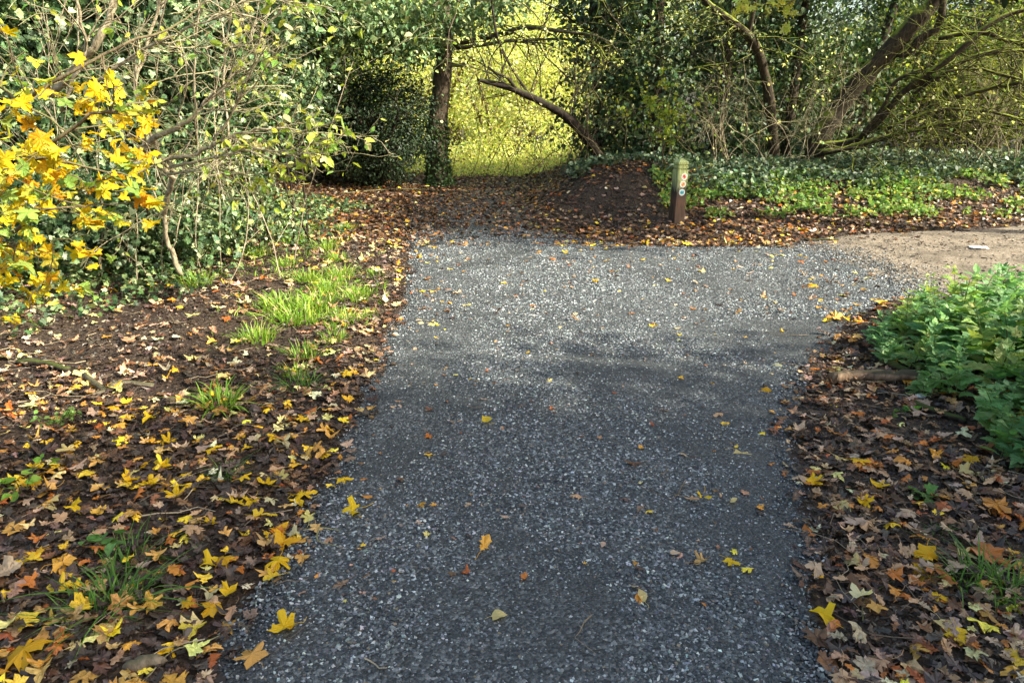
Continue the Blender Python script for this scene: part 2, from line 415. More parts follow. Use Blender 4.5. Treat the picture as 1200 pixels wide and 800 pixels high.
# loose stones on the path (past counting)
def on_path(x, y, m=.0): return sdist(POLY, x, y)+.1*(fbm(x*3+4, y*3, 4)-.5)*2 > m
def stones():
    acc = Acc(); r = np.random.RandomState(11)
    base = np.array([(1,0,0),(-1,0,0),(0,1,0),(0,-1,0),(0,0,1),(0,0,-1)], float)
    tri = np.array([(0,2,4),(2,1,4),(1,3,4),(3,0,4),(2,0,5),(1,2,5),(3,1,5),(0,3,5)])
    cube = np.array([(x,y,z) for x in (-.6,.6) for y in (-.6,.6) for z in (-.6,.6)], float)
    cq = np.array([(0,1,3,2),(4,6,7,5),(0,4,5,1),(2,3,7,6),(0,2,6,4),(1,5,7,3)])
    for (y0, y1, dens, smin, smax) in ((1.5, 3.2, 14500, .003, .0084), (3.2, 5.2, 9500, .0034, .0086), (5.2, 9.0, 6200, .005, .0105), (9.0, 12, 1500, .006, .011)):
        x0, x1 = (-1.4, 1.8) if y1 < 5.3 else (-2.0, 4.3)
        n = int((x1-x0)*(y1-y0)*dens); x = r.uniform(x0, x1, n); y = r.uniform(y0, y1, n)
        pn = fbm(x*1.7+3, y*1.3, 3)+.35*(fbm(x*8, y*8, 2)-.5)
        tk = sdist(TRACK, x, y) > 0; gd = sdist(POLY, x, y)
        k = (on_path(x, y, -.02) | (tk & (r.rand(n) < np.exp(gd/.28)*.8))) & (r.rand(n) < .45+.55*sstep(.40, .58, pn)); 
        # spilled stones thin out past the edge
        k &= tk | (r.rand(n) < .35+.65*sstep(-.05, .1, gd))
        x, y, pn = x[k], y[k], pn[k]; n = len(x)
        z = H(x, y)+.012
        s = smin+(smax-smin)*r.rand(n)**1.5*(.75+.5*sstep(.4, .6, pn))
        for shape, faces, sel in ((base, tri, slice(0, n//2)), (cube, cq, slice(n//2, n))):
            m = len(x[sel]); k_ = len(shape)
            v = np.broadcast_to(shape[None], (m, k_, 3))*(1+.35*r.randn(m, k_, 1)*.6)*np.stack([r.uniform(.8,1.5,m), r.uniform(.6,1,m), r.uniform(.45,.8,m)], -1)[:, None]
            N = nrm(np.stack([r.randn(m)*.35, r.randn(m)*.35, np.ones(m)], -1)); D = rdir(m, r)
            Xa = nrm(D-N*np.sum(D*N, 1, keepdims=True)); Ya = np.cross(N, Xa)
            P = np.stack([x[sel], y[sel], z[sel]+s[sel]*.15], -1)
            W = P[:, None]+s[sel][:, None, None]*(v[..., :1]*Xa[:, None]+v[..., 1:2]*Ya[:, None]+v[..., 2:]*N[:, None])
            col = palette([(.038,.042,.047),(.095,.103,.112),(.19,.205,.22),(.32,.34,.355),(.49,.51,.515),(.19,.15,.11)], [36, 29, 19, 10, 4.5, 2.5], m, r, .12)
            acc.add(W.reshape(-1, 3), [(faces[None]+(np.arange(m)*k_)[:, None, None]).reshape(-1, faces.shape[1])], [np.repeat(col, len(faces), 0)])
    return acc
tag(link('gravel', stones().mesh('gravel', M_STONE)), 'loose grey stone chippings spread over the footpath', 'gravel', kind='stuff')
# small soil crumbs, twig bits and pebbles on the bare soil
def crumbs():
    acc = Acc(); r = np.random.RandomState(12)
    base = np.array([(1,0,0),(-1,0,0),(0,1,0),(0,-1,0),(0,0,1),(0,0,-1)], float)
    tri = np.array([(0,2,4),(2,1,4),(1,3,4),(3,0,4),(2,0,5),(1,2,5),(3,1,5),(0,3,5)])
    n = 120000; y = 1.5+10.5*r.rand(n)**1.2; x = r.uniform(-.75, .75, n)*(y+1.4)
    k = (sdist(POLY, x, y) < -.02) & (r.rand(n) < .25+.9*fbm(x*2, y*2, 2)); x, y = x[k], y[k]; n = len(x)
    s = (.003+.009*r.rand(n)**2.5)*(1+.08*y)
    v = np.broadcast_to(base[None], (n, 6, 3))*(1+.3*r.randn(n, 6, 1)*.6)*np.stack([r.uniform(.8,2.0,n), r.uniform(.6,1.1,n), r.uniform(.5,.9,n)], -1)[:, None]
    N = nrm(np.stack([r.randn(n)*.5, r.randn(n)*.5, np.ones(n)], -1)); D = rdir(n, r); Xa = nrm(D-N*np.sum(D*N, 1, keepdims=True)); Ya = np.cross(N, Xa)
    P = np.stack([x, y, H(x, y)+s*.1+.002], -1)
    W = P[:, None]+s[:, None, None]*(v[..., :1]*Xa[:, None]+v[..., 1:2]*Ya[:, None]+v[..., 2:]*N[:, None])
    col = palette([(.022,.015,.012),(.045,.03,.022),(.08,.055,.04),(.16,.11,.075),(.28,.22,.15)], [30,34,20,10,3], n, r, .15)
    acc.add(W.reshape(-1, 3), [(tri[None]+(np.arange(n)*6)[:, None, None]).reshape(-1, 3)], [np.repeat(col, 8, 0)])
    return acc
tag(link('soil_crumbs', crumbs().mesh('soil_crumbs', M_STONE)), 'dark crumbly soil and bark fragments beside the path', 'soil', kind='stuff')

# ------------------------------------------------------------------ fallen leaves
COLS = {'dark': [(.045,.028,.02),(.075,.045,.033),(.10,.066,.052),(.065,.047,.04)],
        'brown': [(.16,.075,.035),(.22,.115,.055),(.12,.06,.032),(.20,.13,.09)],
        'tan': [(.48,.29,.16),(.40,.23,.13),(.54,.37,.24),(.45,.30,.22)],
        'orange': [(.52,.17,.03),(.60,.25,.04),(.40,.11,.03)],
        'gold': [(.66,.34,.05),(.58,.31,.07),(.54,.33,.12)],
        'yellow': [(.86,.56,.03),(.88,.62,.06),(.80,.46,.03)],
        'pale': [(.72,.62,.22),(.68,.55,.25),(.75,.68,.42)],
        'rust': [(.20,.085,.035),(.25,.12,.05),(.15,.07,.035)]}
def litter_colours(x, y, r):
    n = len(x); kinds = list(COLS)
    side_l = x < left_edge(y)
    out = np.zeros((n, 3)); kk = np.empty(n, object)
    # shares: dark brown tan orange gold yellow pale rust
    wl = np.array([64,15,4,2.5,7,5.5,2,5.]); wr = np.array([47,20,15,6,1.5,1.5,1.5,9.]); wf = np.array([36,32,6,2.5,2,1.2,1,22.]); wm = np.array([52,22,14,2,1.4,.9,5,6.])
    gg = sdist(POLY, x, y); wp = np.array([14,24,24,10,8,9,6,10.])
    for i in range(n):
        if y[i] > 8.3: w = wf
        elif gg[i] > .05: w = wp
        elif side_l[i]: w = wl if y[i] < 3.5+.45*r.randn() else wm
        else: w = wr
        k = kinds[r.choice(8, p=w/w.sum())]; kk[i] = k
        c = np.array(COLS[k][r.randint(len(COLS[k]))]); out[i] = c*(1+.15*r.randn())*(1+.06*r.randn(3))
    return np.clip(out, .005, .9), kk
def litter():
    r = np.random.RandomState(21); X = []; Y = []; SZ = []
    def band(n, y0, y1, f, smin, smax, dens):
        y = y0+(y1-y0)*r.rand(n); x = r.uniform(-.8, .8, n)*(y+.6+f); k = r.rand(n) < dens(x, y)
        X.append(x[k]); Y.append(y[k]); SZ.append(smin+(smax-smin)*r.rand(k.sum()))
    def d_near(x, y):
        g = sdist(POLY, x, y)
        off = sstep(.10, -.06, g+.16*(fbm(x*4, y*4, 3)-.5))
        left = (x < left_edge(y))
        dens = np.where(left, .80-.60*sstep(3.6, 4.5, y+.3*(fbm(x*1.5, y*1.5, 2)-.5)*4), .80)
        dens = np.where(left & (g > -.55), np.maximum(dens, .85), dens)
        bare = sstep(.60, .72, fbm(x*2.1+8, y*2.1, 3)); dens = dens*(1-.75*bare)
        return off*dens
    band(40000, 1.1, 5.2, 1.6, .030, .078, d_near)
    def d_mid(x, y):
        g = sdist(POLY, x, y); off = sstep(.08, -.12, g+.18*(fbm(x*4, y*4, 3)-.5)); left = x < left_edge(y)
        dens = np.where(left, .40+.5*sstep(-.6, -.1, g), .9); dens = dens*sstep(.05, -.1, sdist(TRACK, x, y))
        return off*dens
    band(17000, 5.2, 8.4, 0, .04, .085, d_mid)
    def d_far(x, y):
        g = sdist(POLY, x, y); t = sdist(TRACK, x, y)
        dens = np.where(g > 0, .06+.80*sstep(8.3, 10.4, y+.5*(fbm(x*1.3, y*1.3, 2)-.5))+.5*sstep(.9, 0, g), .95)*np.where(t > -.05, .03, 1)
        mnd = sstep(.3, 1.0, x)*sstep(2.6, 1.9, x)*np.exp(-((y-10.3)/1.1)**2); dens = dens*(1-.80*mnd)
        return dens*(1-.85*sstep(3, 3.6, x)*sstep(10.2, 10.9, y))
    band(66000, 8.0, 15.5, 0, .035, .08, d_far)
    # a few on the gravel and the track
    def d_path(x, y): return ((sdist(POLY, x, y) > .0)*(.35+.65*sstep(1.0, .0, np.abs(sdist(POLY, x, y))))).astype(float)
    band(950, 2.0, 5, 0, .012, .045, d_path); band(2200, 5, 8.8, 0, .025, .08, d_path)
    def d_tr(x, y): return (sdist(TRACK, x, y) > .05)*.5
    band(420, 5.5, 10, 0, .03, .08, d_tr)
    return np.concatenate(X), np.concatenate(Y), np.concatenate(SZ), r
lx, ly, ls, r = litter()
lcol, lkind = litter_colours(lx, ly, r)
leafsh = r.randint(0, 4, len(lx))     # 0,1 oak  2 maple 3 field maple
leafsh = np.where((lkind == 'yellow') | (lkind == 'gold') | (lkind == 'pale'), 2+(leafsh % 2), np.where(leafsh > 2, 0, leafsh))
onp = sdist(POLY, lx, ly) > 0
lz = H(lx, ly)+np.where(onp, .02, .006+.018*r.rand(len(lx)))
is_top = np.isin(lkind, ['yellow', 'pale', 'gold', 'tan', 'orange']); lz = lz+np.where(is_top & ~onp, .008, 0)
ls = ls*np.where(is_top & ~onp, 1.1, 1.)*np.where(np.isin(leafsh, [2, 3]), .95, 1.)
# terrain normal tilt
def tnormal(x, y):
    e = .05; hx = (H(x+e, y)-H(x-e, y))/(2*e); hy = (H(x, y+e)-H(x, y-e))/(2*e)
    return nrm(np.stack([-hx, -hy, np.ones_like(hx)], -1))
LN = nrm(tnormal(lx, ly)*1.0+np.stack([r.randn(len(lx)), r.randn(len(lx)), np.zeros(len(lx))], -1)*.2)
LD = rdir(len(lx), r); LD[:, 2] *= .1
dist = np.sqrt(lx**2+ly**2+1.6**2)
inframe = (np.abs(lx) < .66*(ly*math.cos(PITCH)+CAMZ*math.sin(PITCH))) & (ly > 1.95)
shown = np.where(inframe & (ly < 3.6), ls/dist*np.where(is_top, 1.35, .9), 0)
N_IND = 250
pick = np.argsort(-shown)[:N_IND]; mask = np.ones(len(lx), bool); mask[pick] = False
def rough_outline(o, r, a=.05):
    o = np.array(o, float); o[1:-1] += a*r.randn(len(o)-2, 2)*np.array([.6, 1]); o[:, 1] *= r.uniform(.75, 1.15)
    if r.rand() < .5:                                   # a torn or folded lobe
        k = r.randint(2, len(o)-2); o[k:k+2, 1] *= .45
    return [tuple(p) for p in o]
rt = np.random.RandomState(77)
TD = [[fan(rough_outline(o, rt), f, c) for _ in range(7)] for o, f, c in ((OAK, .05, .1), (OAK, .12, .3), (MAPLE, .04, .15), (FIELD, .04, .15))]
var = rt.randint(0, 7, len(lx))
accL = Acc()
for s in range(4):
    k = mask & (leafsh == s)
    near = k & (ly < 8.4)
    for v_ in range(7):
        nv = near & (var == v_); scatter(accL, TD[s][v_], np.stack([lx, ly, lz], -1)[nv], LN[nv], LD[nv], ls[nv], lcol[nv], r, .22)
    far = k & (ly >= 8.4)
    scatter(accL, T_HEXW, np.stack([lx, ly, lz], -1)[far], LN[far], LD[far], ls[far]*.95, lcol[far], r, .25)
tag(link('leaf_litter', accL.mesh('leaf_litter', M_DEAD)), 'mixed brown, tan and yellow fallen leaves covering the soil', 'leaf litter', kind='stuff')

def leaf_mesh(kind, shape, r, stalk=True):
    acc = Acc(); c = np.array([COLS[kind][r.randint(len(COLS[kind]))]])*(1+.12*r.randn())
    tpl = {'oak': fan(rough_outline(OAK, r), .06, .15), 'maple': fan(rough_outline(MAPLE, r, .03), .04, .15), 'field': fan(rough_outline(FIELD, r, .03), .05, .2), 'oval': fan(OVAL, .1, .2), 'round': fan(ROUND, .06, .1)}[shape]
    c = np.clip(c, .01, .9)
    scatter(acc, tpl, np.zeros((1, 3)), np.array([[0,0,1.]]), np.array([[1.,0,0]]), 1., c, r, .22)
    V, polys = acc.V[0], acc.P[3][0][0]
    if stalk:
        p = np.array([(0.02,0,.01),(-.15,.02,.03),(-.33,.07*r.randn(),.05),(-.5,.12*r.randn(),.03)]); tube(acc, p, .014, 4, c[0]*.8)
    return acc.mesh('fallen_leaf', M_YELL if kind in ('yellow', 'pale') else M_DEAD)
r2 = np.random.RandomState(5)
LEAFBANK = {}
def bank_leaf(kind, shape):
    k = (kind, shape)
    if k not in LEAFBANK: LEAFBANK[k] = [leaf_mesh(kind, shape, r2, True) for _ in range(5)]
    return LEAFBANK[k][r2.randint(5)]
def put_leaf(me, x, y, z, size, n, rz, label, group):
    o = bpy.data.objects.new('fallen_leaf', me); C.objects.link(o)
    q = Vector(n).to_track_quat('Z', 'Y'); o.rotation_mode = 'QUATERNION'
    from mathutils import Quaternion
    o.rotation_quaternion = q @ Quaternion((0,0,1), rz); o.location = (x, y, z); o.scale = (size,)*3
    return tag(o, label, 'leaf', group)
words = {'dark': 'dark brown', 'brown': 'brown', 'tan': 'tan', 'orange': 'orange', 'gold': 'golden', 'yellow': 'bright yellow', 'pale': 'pale yellow', 'rust': 'rusty brown'}
for i in pick:
    sh = ['oak', 'oak', 'maple', 'field'][leafsh[i]]; sw = 'oak' if sh == 'oak' else 'maple'; k = lkind[i]
    if onp[i]:
        lab = f'small {words[k]} fallen {sw} leaf lying on the grey gravel'; g = f'small {words[k]} {sw} leaves on the gravel'
    elif lx[i] < 0:
        lab = f'{words[k]} {sw} leaf in the deep litter left of the path'; g = f'{words[k]} {sw} leaves in the litter left of the path'
    else:
        lab = f'{words[k]} {sw} leaf in the litter right of the path'; g = f'{words[k]} {sw} leaves in the litter right of the path'
    put_leaf(bank_leaf(k, sh), lx[i], ly[i], lz[i]+.006, ls[i]*.92, LN[i], r2.rand()*6.28, lab, g)
# leaves that stand out singly in the photograph
SINGLE = [
 (425,605,.100,'yellow','maple','large bright yellow maple leaf lying alone on the left part of the gravel'),
 (824,586,.070,'yellow','maple','bright yellow maple leaf on the right part of the gravel below the pale one'),
 (861,534,.085,'pale','maple','pale yellow maple leaf on the gravel towards the right edge'),
 (573,501,.060,'yellow','round','small yellow leaf on the middle gravel beside an orange leaf'),
 (500,512,.065,'orange','oak','orange leaf curled on the gravel near the left edge of the path'),
 (563,654,.085,'gold','oak','tan and gold crumpled leaf in the middle of the near gravel'),
 (613,690,.050,'orange','oval','small orange brown leaf in the middle of the near gravel'),
 (748,703,.055,'orange','oval','bright orange leaf standing beside a white oval leaf'),
 (755,717,.060,'pale','oval','narrow whitish oval leaf beside a bright orange one'),
 (577,733,.050,'pale','round','round yellow green leaf at the bottom middle of the gravel'),
 (683,590,.070,'tan','oak','pale tan oak leaf in the centre of the gravel'),
 (850,663,.055,'yellow','field','small bright yellow leaf on the gravel near its right border'),
 (825,664,.050,'gold','field','small golden leaf just left of a bright yellow one'),
 (346,740,.085,'yellow','maple','ragged yellow maple leaf near the bottom left of the gravel'),
 (303,785,.080,'gold','field','golden maple leaf at the bottom left edge of the gravel'),
 (248,796,.070,'orange','oak','orange leaf at the very bottom left edge of the gravel'),
 (893,463,.090,'yellow','maple','yellow maple leaf on the gravel close to the fallen log'),
 (913,432,.070,'pale','round','pale cream leaf on the gravel right of the yellow maple leaf'),
 (972,737,.085,'yellow','maple','bright yellow maple leaf over an orange one at the right gravel edge'),
 (972,748,.060,'orange','oval','orange leaf half under a yellow maple leaf at the right gravel edge'),
 (396,569,.070,'yellow','field','yellow leaf on the left edge of the gravel'),
 (410,690,.070,'brown','oak','brown crumpled leaf on the gravel near the left border'),
 (437,592,.055,'orange','oval','small red orange leaf touching the large yellow maple leaf'),
 (597,612,.040,'tan','oval','tiny pinkish leaf in the middle of the gravel'),
 (440,640,.045,'tan','oak','tiny pinkish oak leaf below the large yellow maple leaf'),
 (750,550,.080,'brown','oak','brown crumpled oak leaf right of the centre of the gravel'),
 (770,487,.080,'brown','oak','brown oak leaf on the gravel beyond the crumpled one'),
 (747,606,.060,'brown','oak','brown and tan leaf between the centre and the right yellow leaf'),
 (705,650,.040,'tan','oval','tiny cream leaf on the near gravel right of the centre'),
 (785,657,.035,'tan','round','tiny pink leaf on the near gravel left of two yellow leaves'),
 (847,490,.065,'tan','oak','tan leaf on the gravel between two yellow maple leaves'),
 (800,588,.070,'tan','oak','tan oak leaf just left of the bright yellow maple leaf'),
 (855,598,.040,'pale','oval','small greenish leaf on the right part of the gravel'),
 (985,378,.110,'gold','field','golden leaf on the far gravel beside the nettles'),
 (955,340,.110,'yellow','maple','yellow maple leaf on the far gravel where the dirt track joins'),
 (322,640,.110,'yellow','maple','bright yellow maple leaf overlapping the left gravel edge'),
 (330,662,.095,'yellow','field','bright yellow lobed leaf just below another on the gravel edge'),
 (350,592,.085,'yellow','field','yellow leaf standing out in the litter by the left gravel edge'),
 (10,782,.120,'yellow','maple','bright yellow maple leaf at the bottom left corner of the litter'),
 (1098,738,.075,'pale','round','large pale yellow heart shaped leaf near the bottom right grass'),
 (1117,750,.070,'yellow','field','bright yellow lobed leaf touching the pale heart shaped leaf'),
 (1083,656,.085,'yellow','maple','bright yellow maple leaf in the right litter'),
 (1047,711,.080,'orange','oak','orange brown leaf lying flat on the bare soil at the right'),
 (978,599,.075,'pale','round','round yellow green leaf at the right border of the gravel'),
 (1160,607,.120,'orange','maple','broad orange maple leaf in the right litter'),
 (1172,660,.130,'orange','maple','broad orange brown maple leaf beside the right grass tuft'),
 (998,547,.080,'yellow','field','curled yellow leaf in the right litter near the gravel'),
 (1144,545,.085,'yellow','maple','yellow maple leaf in the right litter below the nettles'),
 (985,790,.110,'tan','oak','long tan oak leaf at the bottom right of the gravel edge'),
 (1042,788,.110,'tan','oak','pale tan oak leaf at the bottom edge in the right litter'),
]
for (px, py, sz, kd, sh, lab) in SINGLE:
    x, y, z = gp(px, py); g = on_path(np.array([x]), np.array([y]))[0]
    put_leaf(bank_leaf(kd, sh), x, y, z+(.022 if g else .034), sz*.98, nrm(np.array([.12*r2.randn(), .12*r2.randn()-.12, 1.])), r2.rand()*6.28, lab, None)

# ------------------------------------------------------------------ grass
def tuft_mesh(r, n, h, spread, cols, wts, lean=.5, w=.0035):
    acc = Acc(); k = 5
    a = r.rand(n)*6.28; rad = spread*np.sqrt(r.rand(n)); bx, by = rad*np.cos(a), rad*np.sin(a)
    out = np.stack([np.cos(a), np.sin(a)], -1)*(.25+.75*rad[:, None]/spread)+.45*r.randn(n, 2)
    hh = h*(.45+.75*r.rand(n)); ln = lean*(.3+r.rand(n)); t = np.linspace(0, 1, k)
    ctr = np.zeros((n, k, 3)); ctr[:, :, 0] = bx[:, None]+out[:, :1]*hh[:, None]*ln[:, None]*t**1.6*1.3; ctr[:, :, 1] = by[:, None]+out[:, 1:]*hh[:, None]*ln[:, None]*t**1.6*1.3
    ctr[:, :, 2] = hh[:, None]*(t-.55*ln[:, None]*t**2.6)-.01
    side = np.stack([-out[:, 1], out[:, 0], .3*r.randn(n)], -1); side = nrm(side)
    wd = (w*(.7+.6*r.rand(n)))[:, None]*np.array([.8, 1, .9, .6, .08])
    A = ctr-side[:, None]*wd[..., None]; B = ctr+side[:, None]*wd[..., None]
    V = np.stack([A, B], 2).reshape(-1, 3); i = (np.arange(n)[:, None]*k+np.arange(k-1)[None]).ravel()*2
    q = np.stack([i, i+1, i+3, i+2], -1); c = np.repeat(palette(cols, wts, n, r, .15), k-1, 0)
    acc.add(V, [q], [c]); return acc.mesh('grass_tuft', M_GRASS)
GC = [(.14,.26,.03),(.24,.38,.05),(.38,.48,.09),(.55,.52,.24)]
r3 = np.random.RandomState(31)
tm = [tuft_mesh(r3, 150, .13, .11, GC, [4,4,2,.6]) for _ in range(3)]
tl = [tuft_mesh(r3, 120, .17, .09, GC, [5,4,1.5,.8], .8, .0045) for _ in range(2)]
td = [tuft_mesh(r3, 75, .15, .08, [(.08,.17,.03),(.12,.24,.04),(.20,.32,.06)], [3,4,1], .85, .0028) for _ in range(3)]
TUFTS = [
 (258,478,tl,1.0,'pale edged grass tuft standing alone on the bare soil at the left'),
 (350,378,tm,1.5,'large bright grass clump in the middle of the sunlit grass'),
 (330,362,tm,1.3,'bright grass clump at the left rim of the sunlit grass'),
 (372,362,tm,1.3,'bright grass clump towards the path in the sunlit grass'),
 (300,398,tm,1.1,'low spreading grass clump lowest on the left of the sunlit grass'),
 (357,418,tm,1.0,'small upright grass clump below the sunlit patch'),
 (352,455,td,1.0,'dark thin grass tuft between the bare soil and the path leaves'),
 (407,378,tm,1.0,'grass clump nearest the path edge in the sunlit grass'),
 (415,352,tm,1.1,'yellowish grass clump beside the path leaves'),
 (385,340,tm,1.1,'grass clump in the upper sunlit grass'),
 (360,330,tm,1.2,'grass clump behind the large bright one'),
 (400,325,tm,1.1,'short grass clump on the upper rim near the path'),
 (345,286,tm,1.3,'grass clump in front of the dark shaded bank'),
 (382,292,tm,1.2,'grass clump beside the brown leaf strip far up the left verge'),
 (322,270,tm,1.1,'farthest grass clump under the left thicket'),
 (362,272,tm,1.1,'thin grass clump at the far end of the left verge'),
 (140,712,td,1.2,'dark green sprawling grass tuft in the near left litter'),
 (152,660,td,.9,'sparse upright grass sprig above the near left tuft'),
 (110,722,td,1.0,'short grass tuft left of the sprawling one in the near litter'),
 (268,558,td,.6,'thin dark grass sprig in the middle of the left litter'),
 (1152,690,td,1.15,'dark green grass tuft in the right litter below the nettles'),
 (1190,700,td,1.1,'grass tuft at the right border of the picture'),
 (1100,628,td,.4,'tiny grass sprig in the right litter'),
 (432,372,tm,.6,'tiny grass clump on the path side below the yellowish one'),
 (390,400,tm,.8,'small grass clump low on the path side of the sunlit grass'),
 (440,322,tm,.6,'sparse grass clump among the brown leaves by the upper path edge'),
 (300,300,tm,1.1,'grass clump in the lit litter under the right end of the thicket'),
 (395,305,tm,.9,'small grass clump at the path side of the far left verge'),
 (335,312,tm,1.0,'grass clump half way up the left verge'),
 (405,270,tm,1.0,'short grass clump at the far corner of the left verge'),
 (425,345,tm,.7,'tiny grass clump touching the path leaves'),
 (345,440,tm,.7,'small green grass clump low on the left verge'),
 (230,335,tm,1.2,'pale dry grass clump under the bare shrub'),
 (205,318,tm,1.1,'dry grass clump against the shrub stems'),
]
for (px, py, bank, sc, lab) in TUFTS:
    x, y, z = gp(px, py); o = link('grass_tuft', bank[r3.randint(len(bank))], None, (x, y, z-.005)); o.scale = (sc, sc, sc*.85); o.rotation_euler = (0,0,r3.rand()*6.28)
    tag(o, lab, 'grass tuft', 'grass tufts on the verges')
# thin low grass between the clumps and along the far bank
def low_growth():
    r = np.random.RandomState(33); acc = Acc()
    n = 4200; px = np.clip(365+45*r.randn(n), 250, 450); py = np.clip(345+38*r.randn(n), 262, 425)
    d = np.stack([(px-600)/FPX, math.cos(PITCH)+(400-py)/FPX*math.sin(PITCH), -math.sin(PITCH)+(400-py)/FPX*math.cos(PITCH)], -1)
    t = (CAMZ-.06)/(-d[:, 2]); x, y = d[:, 0]*t, d[:, 1]*t
    k = (fbm(x*2.5, y*2.5, 3) > .50) & (x < left_edge(y)-.12); x, y = x[k], y[k]; n = len(x)
    P = np.stack([x, y, H(x, y)], -1)
    scatter(acc, T_NARROW_G, P, rdir(n, r), rdir(n, r, 1.0), .03+.05*r.rand(n), palette(GC, [4,5,3,1.5], n, r), r, .1)
    return acc.mesh('short_grass', M_GRASS)
T_NARROW_G = diamond(.045, .0, .15)
tag(link('short_grass', low_growth()), 'short sunlit grass between the clumps on the left verge', 'grass', kind='stuff')

# small dead twigs and stalks mixed into the litter
def twig_litter():
    r = np.random.RandomState(37); acc = Acc(); k = 0
    while k < 420:
        y = r.uniform(1.6, 8.5); x = r.uniform(-.75, .75)*(y+1); g = float(sdist(POLY, np.array([x]), np.array([y]))[0])
        if g > -.02 and r.rand() > .04: continue
        k += 1; a = r.rand()*6.28; L = r.uniform(.05, .30); n = 5; q = np.zeros((n, 3))
        for i in range(n): q[i, :2] = (x+math.cos(a)*L*i/(n-1), y+math.sin(a)*L*i/(n-1)); a += .25*r.randn()
        q[:, 2] = H(q[:, 0], q[:, 1])+.018+.012*r.rand(n); c = np.array([(.10,.065,.04),(.20,.14,.09),(.36,.28,.18)][r.randint(3)])
        rad = r.uniform(.001, .0038); tube(acc, q, np.linspace(rad, rad*.5, n), 4, c)
    return acc.mesh('twig_litter', M_STONE)
tag(link('twig_litter', twig_litter()), 'small dead twigs and stalks mixed into the leaf litter', 'twigs', kind='stuff')

# ------------------------------------------------------------------ ivy ground cover
def ground_ivy(name, region, n, cols, wts, size, label, tpl, lift=.16, matl=None, seed=41, up=1.0):
    r = np.random.RandomState(seed); x, y, w = region(n, r)
    P = np.stack([x, y, H(x, y)+.02+lift*w*r.rand(len(x))**.7], -1); n = len(x)
    acc = Acc()
    N = rdir(n, r, up); D = rdir(n, r); D[:, 2] -= .2
    scatter(acc, tpl, P, N, D, size*(.6+.7*r.rand(n)), palette(cols, wts, n, r, .2), r, .08)
    return tag(link(name, acc.mesh(name, matl or M_GLOSS)), label, 'ivy' if 'ivy' in name else 'weeds', kind='stuff')
IVYC = [(.04,.075,.033),(.075,.12,.05),(.12,.175,.07),(.22,.27,.11)]
def reg_right(n, r):
    x = r.uniform(.9, 11, n); y = r.uniform(10.2, 13.5, n)
    f = fbm(x*1.2, y*1.2, 3); k = (y > 10.6+.9*(f-.5)*2+.7*sstep(3.0, 1.8, x)) & (r.rand(n) < .85); x, y = x[k], y[k]
    return x, y, .5+.9*fbm(x*2, y*2, 2)
ground_ivy('ground_ivy', reg_right, 26000, [(.05,.085,.05),(.09,.135,.075),(.15,.20,.11),(.26,.31,.18)], [3,4,3,1], .07, 'dark glossy ivy carpeting the bank behind the post', T_HEXW, .13)
def reg_weeds(n, r):
    x = r.uniform(2.0, 10, n); y = r.uniform(9.6, 11.1, n); f = fbm(x*2.6+3, y*2.6, 3); k = (f > .42+.10*np.abs(y-10.2)) ; x, y = x[k], y[k]
    return x, y, .3+.9*fbm(x*2, y*2, 2)
ground_ivy('low_weeds', reg_weeds, 11500, [(.13,.23,.06),(.21,.32,.09),(.36,.42,.12),(.5,.46,.14)], [4,4,1.6,.7], .055, 'bright green low weeds along the foot of the bank', T_HEXW, .13, M_GREEN, 42)
def reg_left(n, r):
    x = r.uniform(-7, -1.6, n); y = r.uniform(3.6, 11, n); f = fbm(x*1.6+7, y*1.6, 3)
    le = left_edge(y)-x
    lim = 1.45+1.1*sstep(5.8, 4.6, y)-.7*sstep(7, 9, y)
    k = (le > lim+(f-.5)*1.6) & (r.rand(n) < .35+.65*sstep(lim, lim+.9, le)); x, y, le, lim = x[k], y[k], le[k], lim[k]
    return x, y, (.25+1.3*fbm(x*2, y*2, 2))*(.3+.7*sstep(lim, lim+1.2, le))
ground_ivy('trailing_ivy', reg_left, 26000, [(.04,.08,.03),(.09,.15,.05),(.18,.25,.09),(.36,.40,.20)], [4,4,3,1.6], .046, 'ivy trailing over the ground under the left thicket', T_IVY, .20, M_GLOSS, 43)

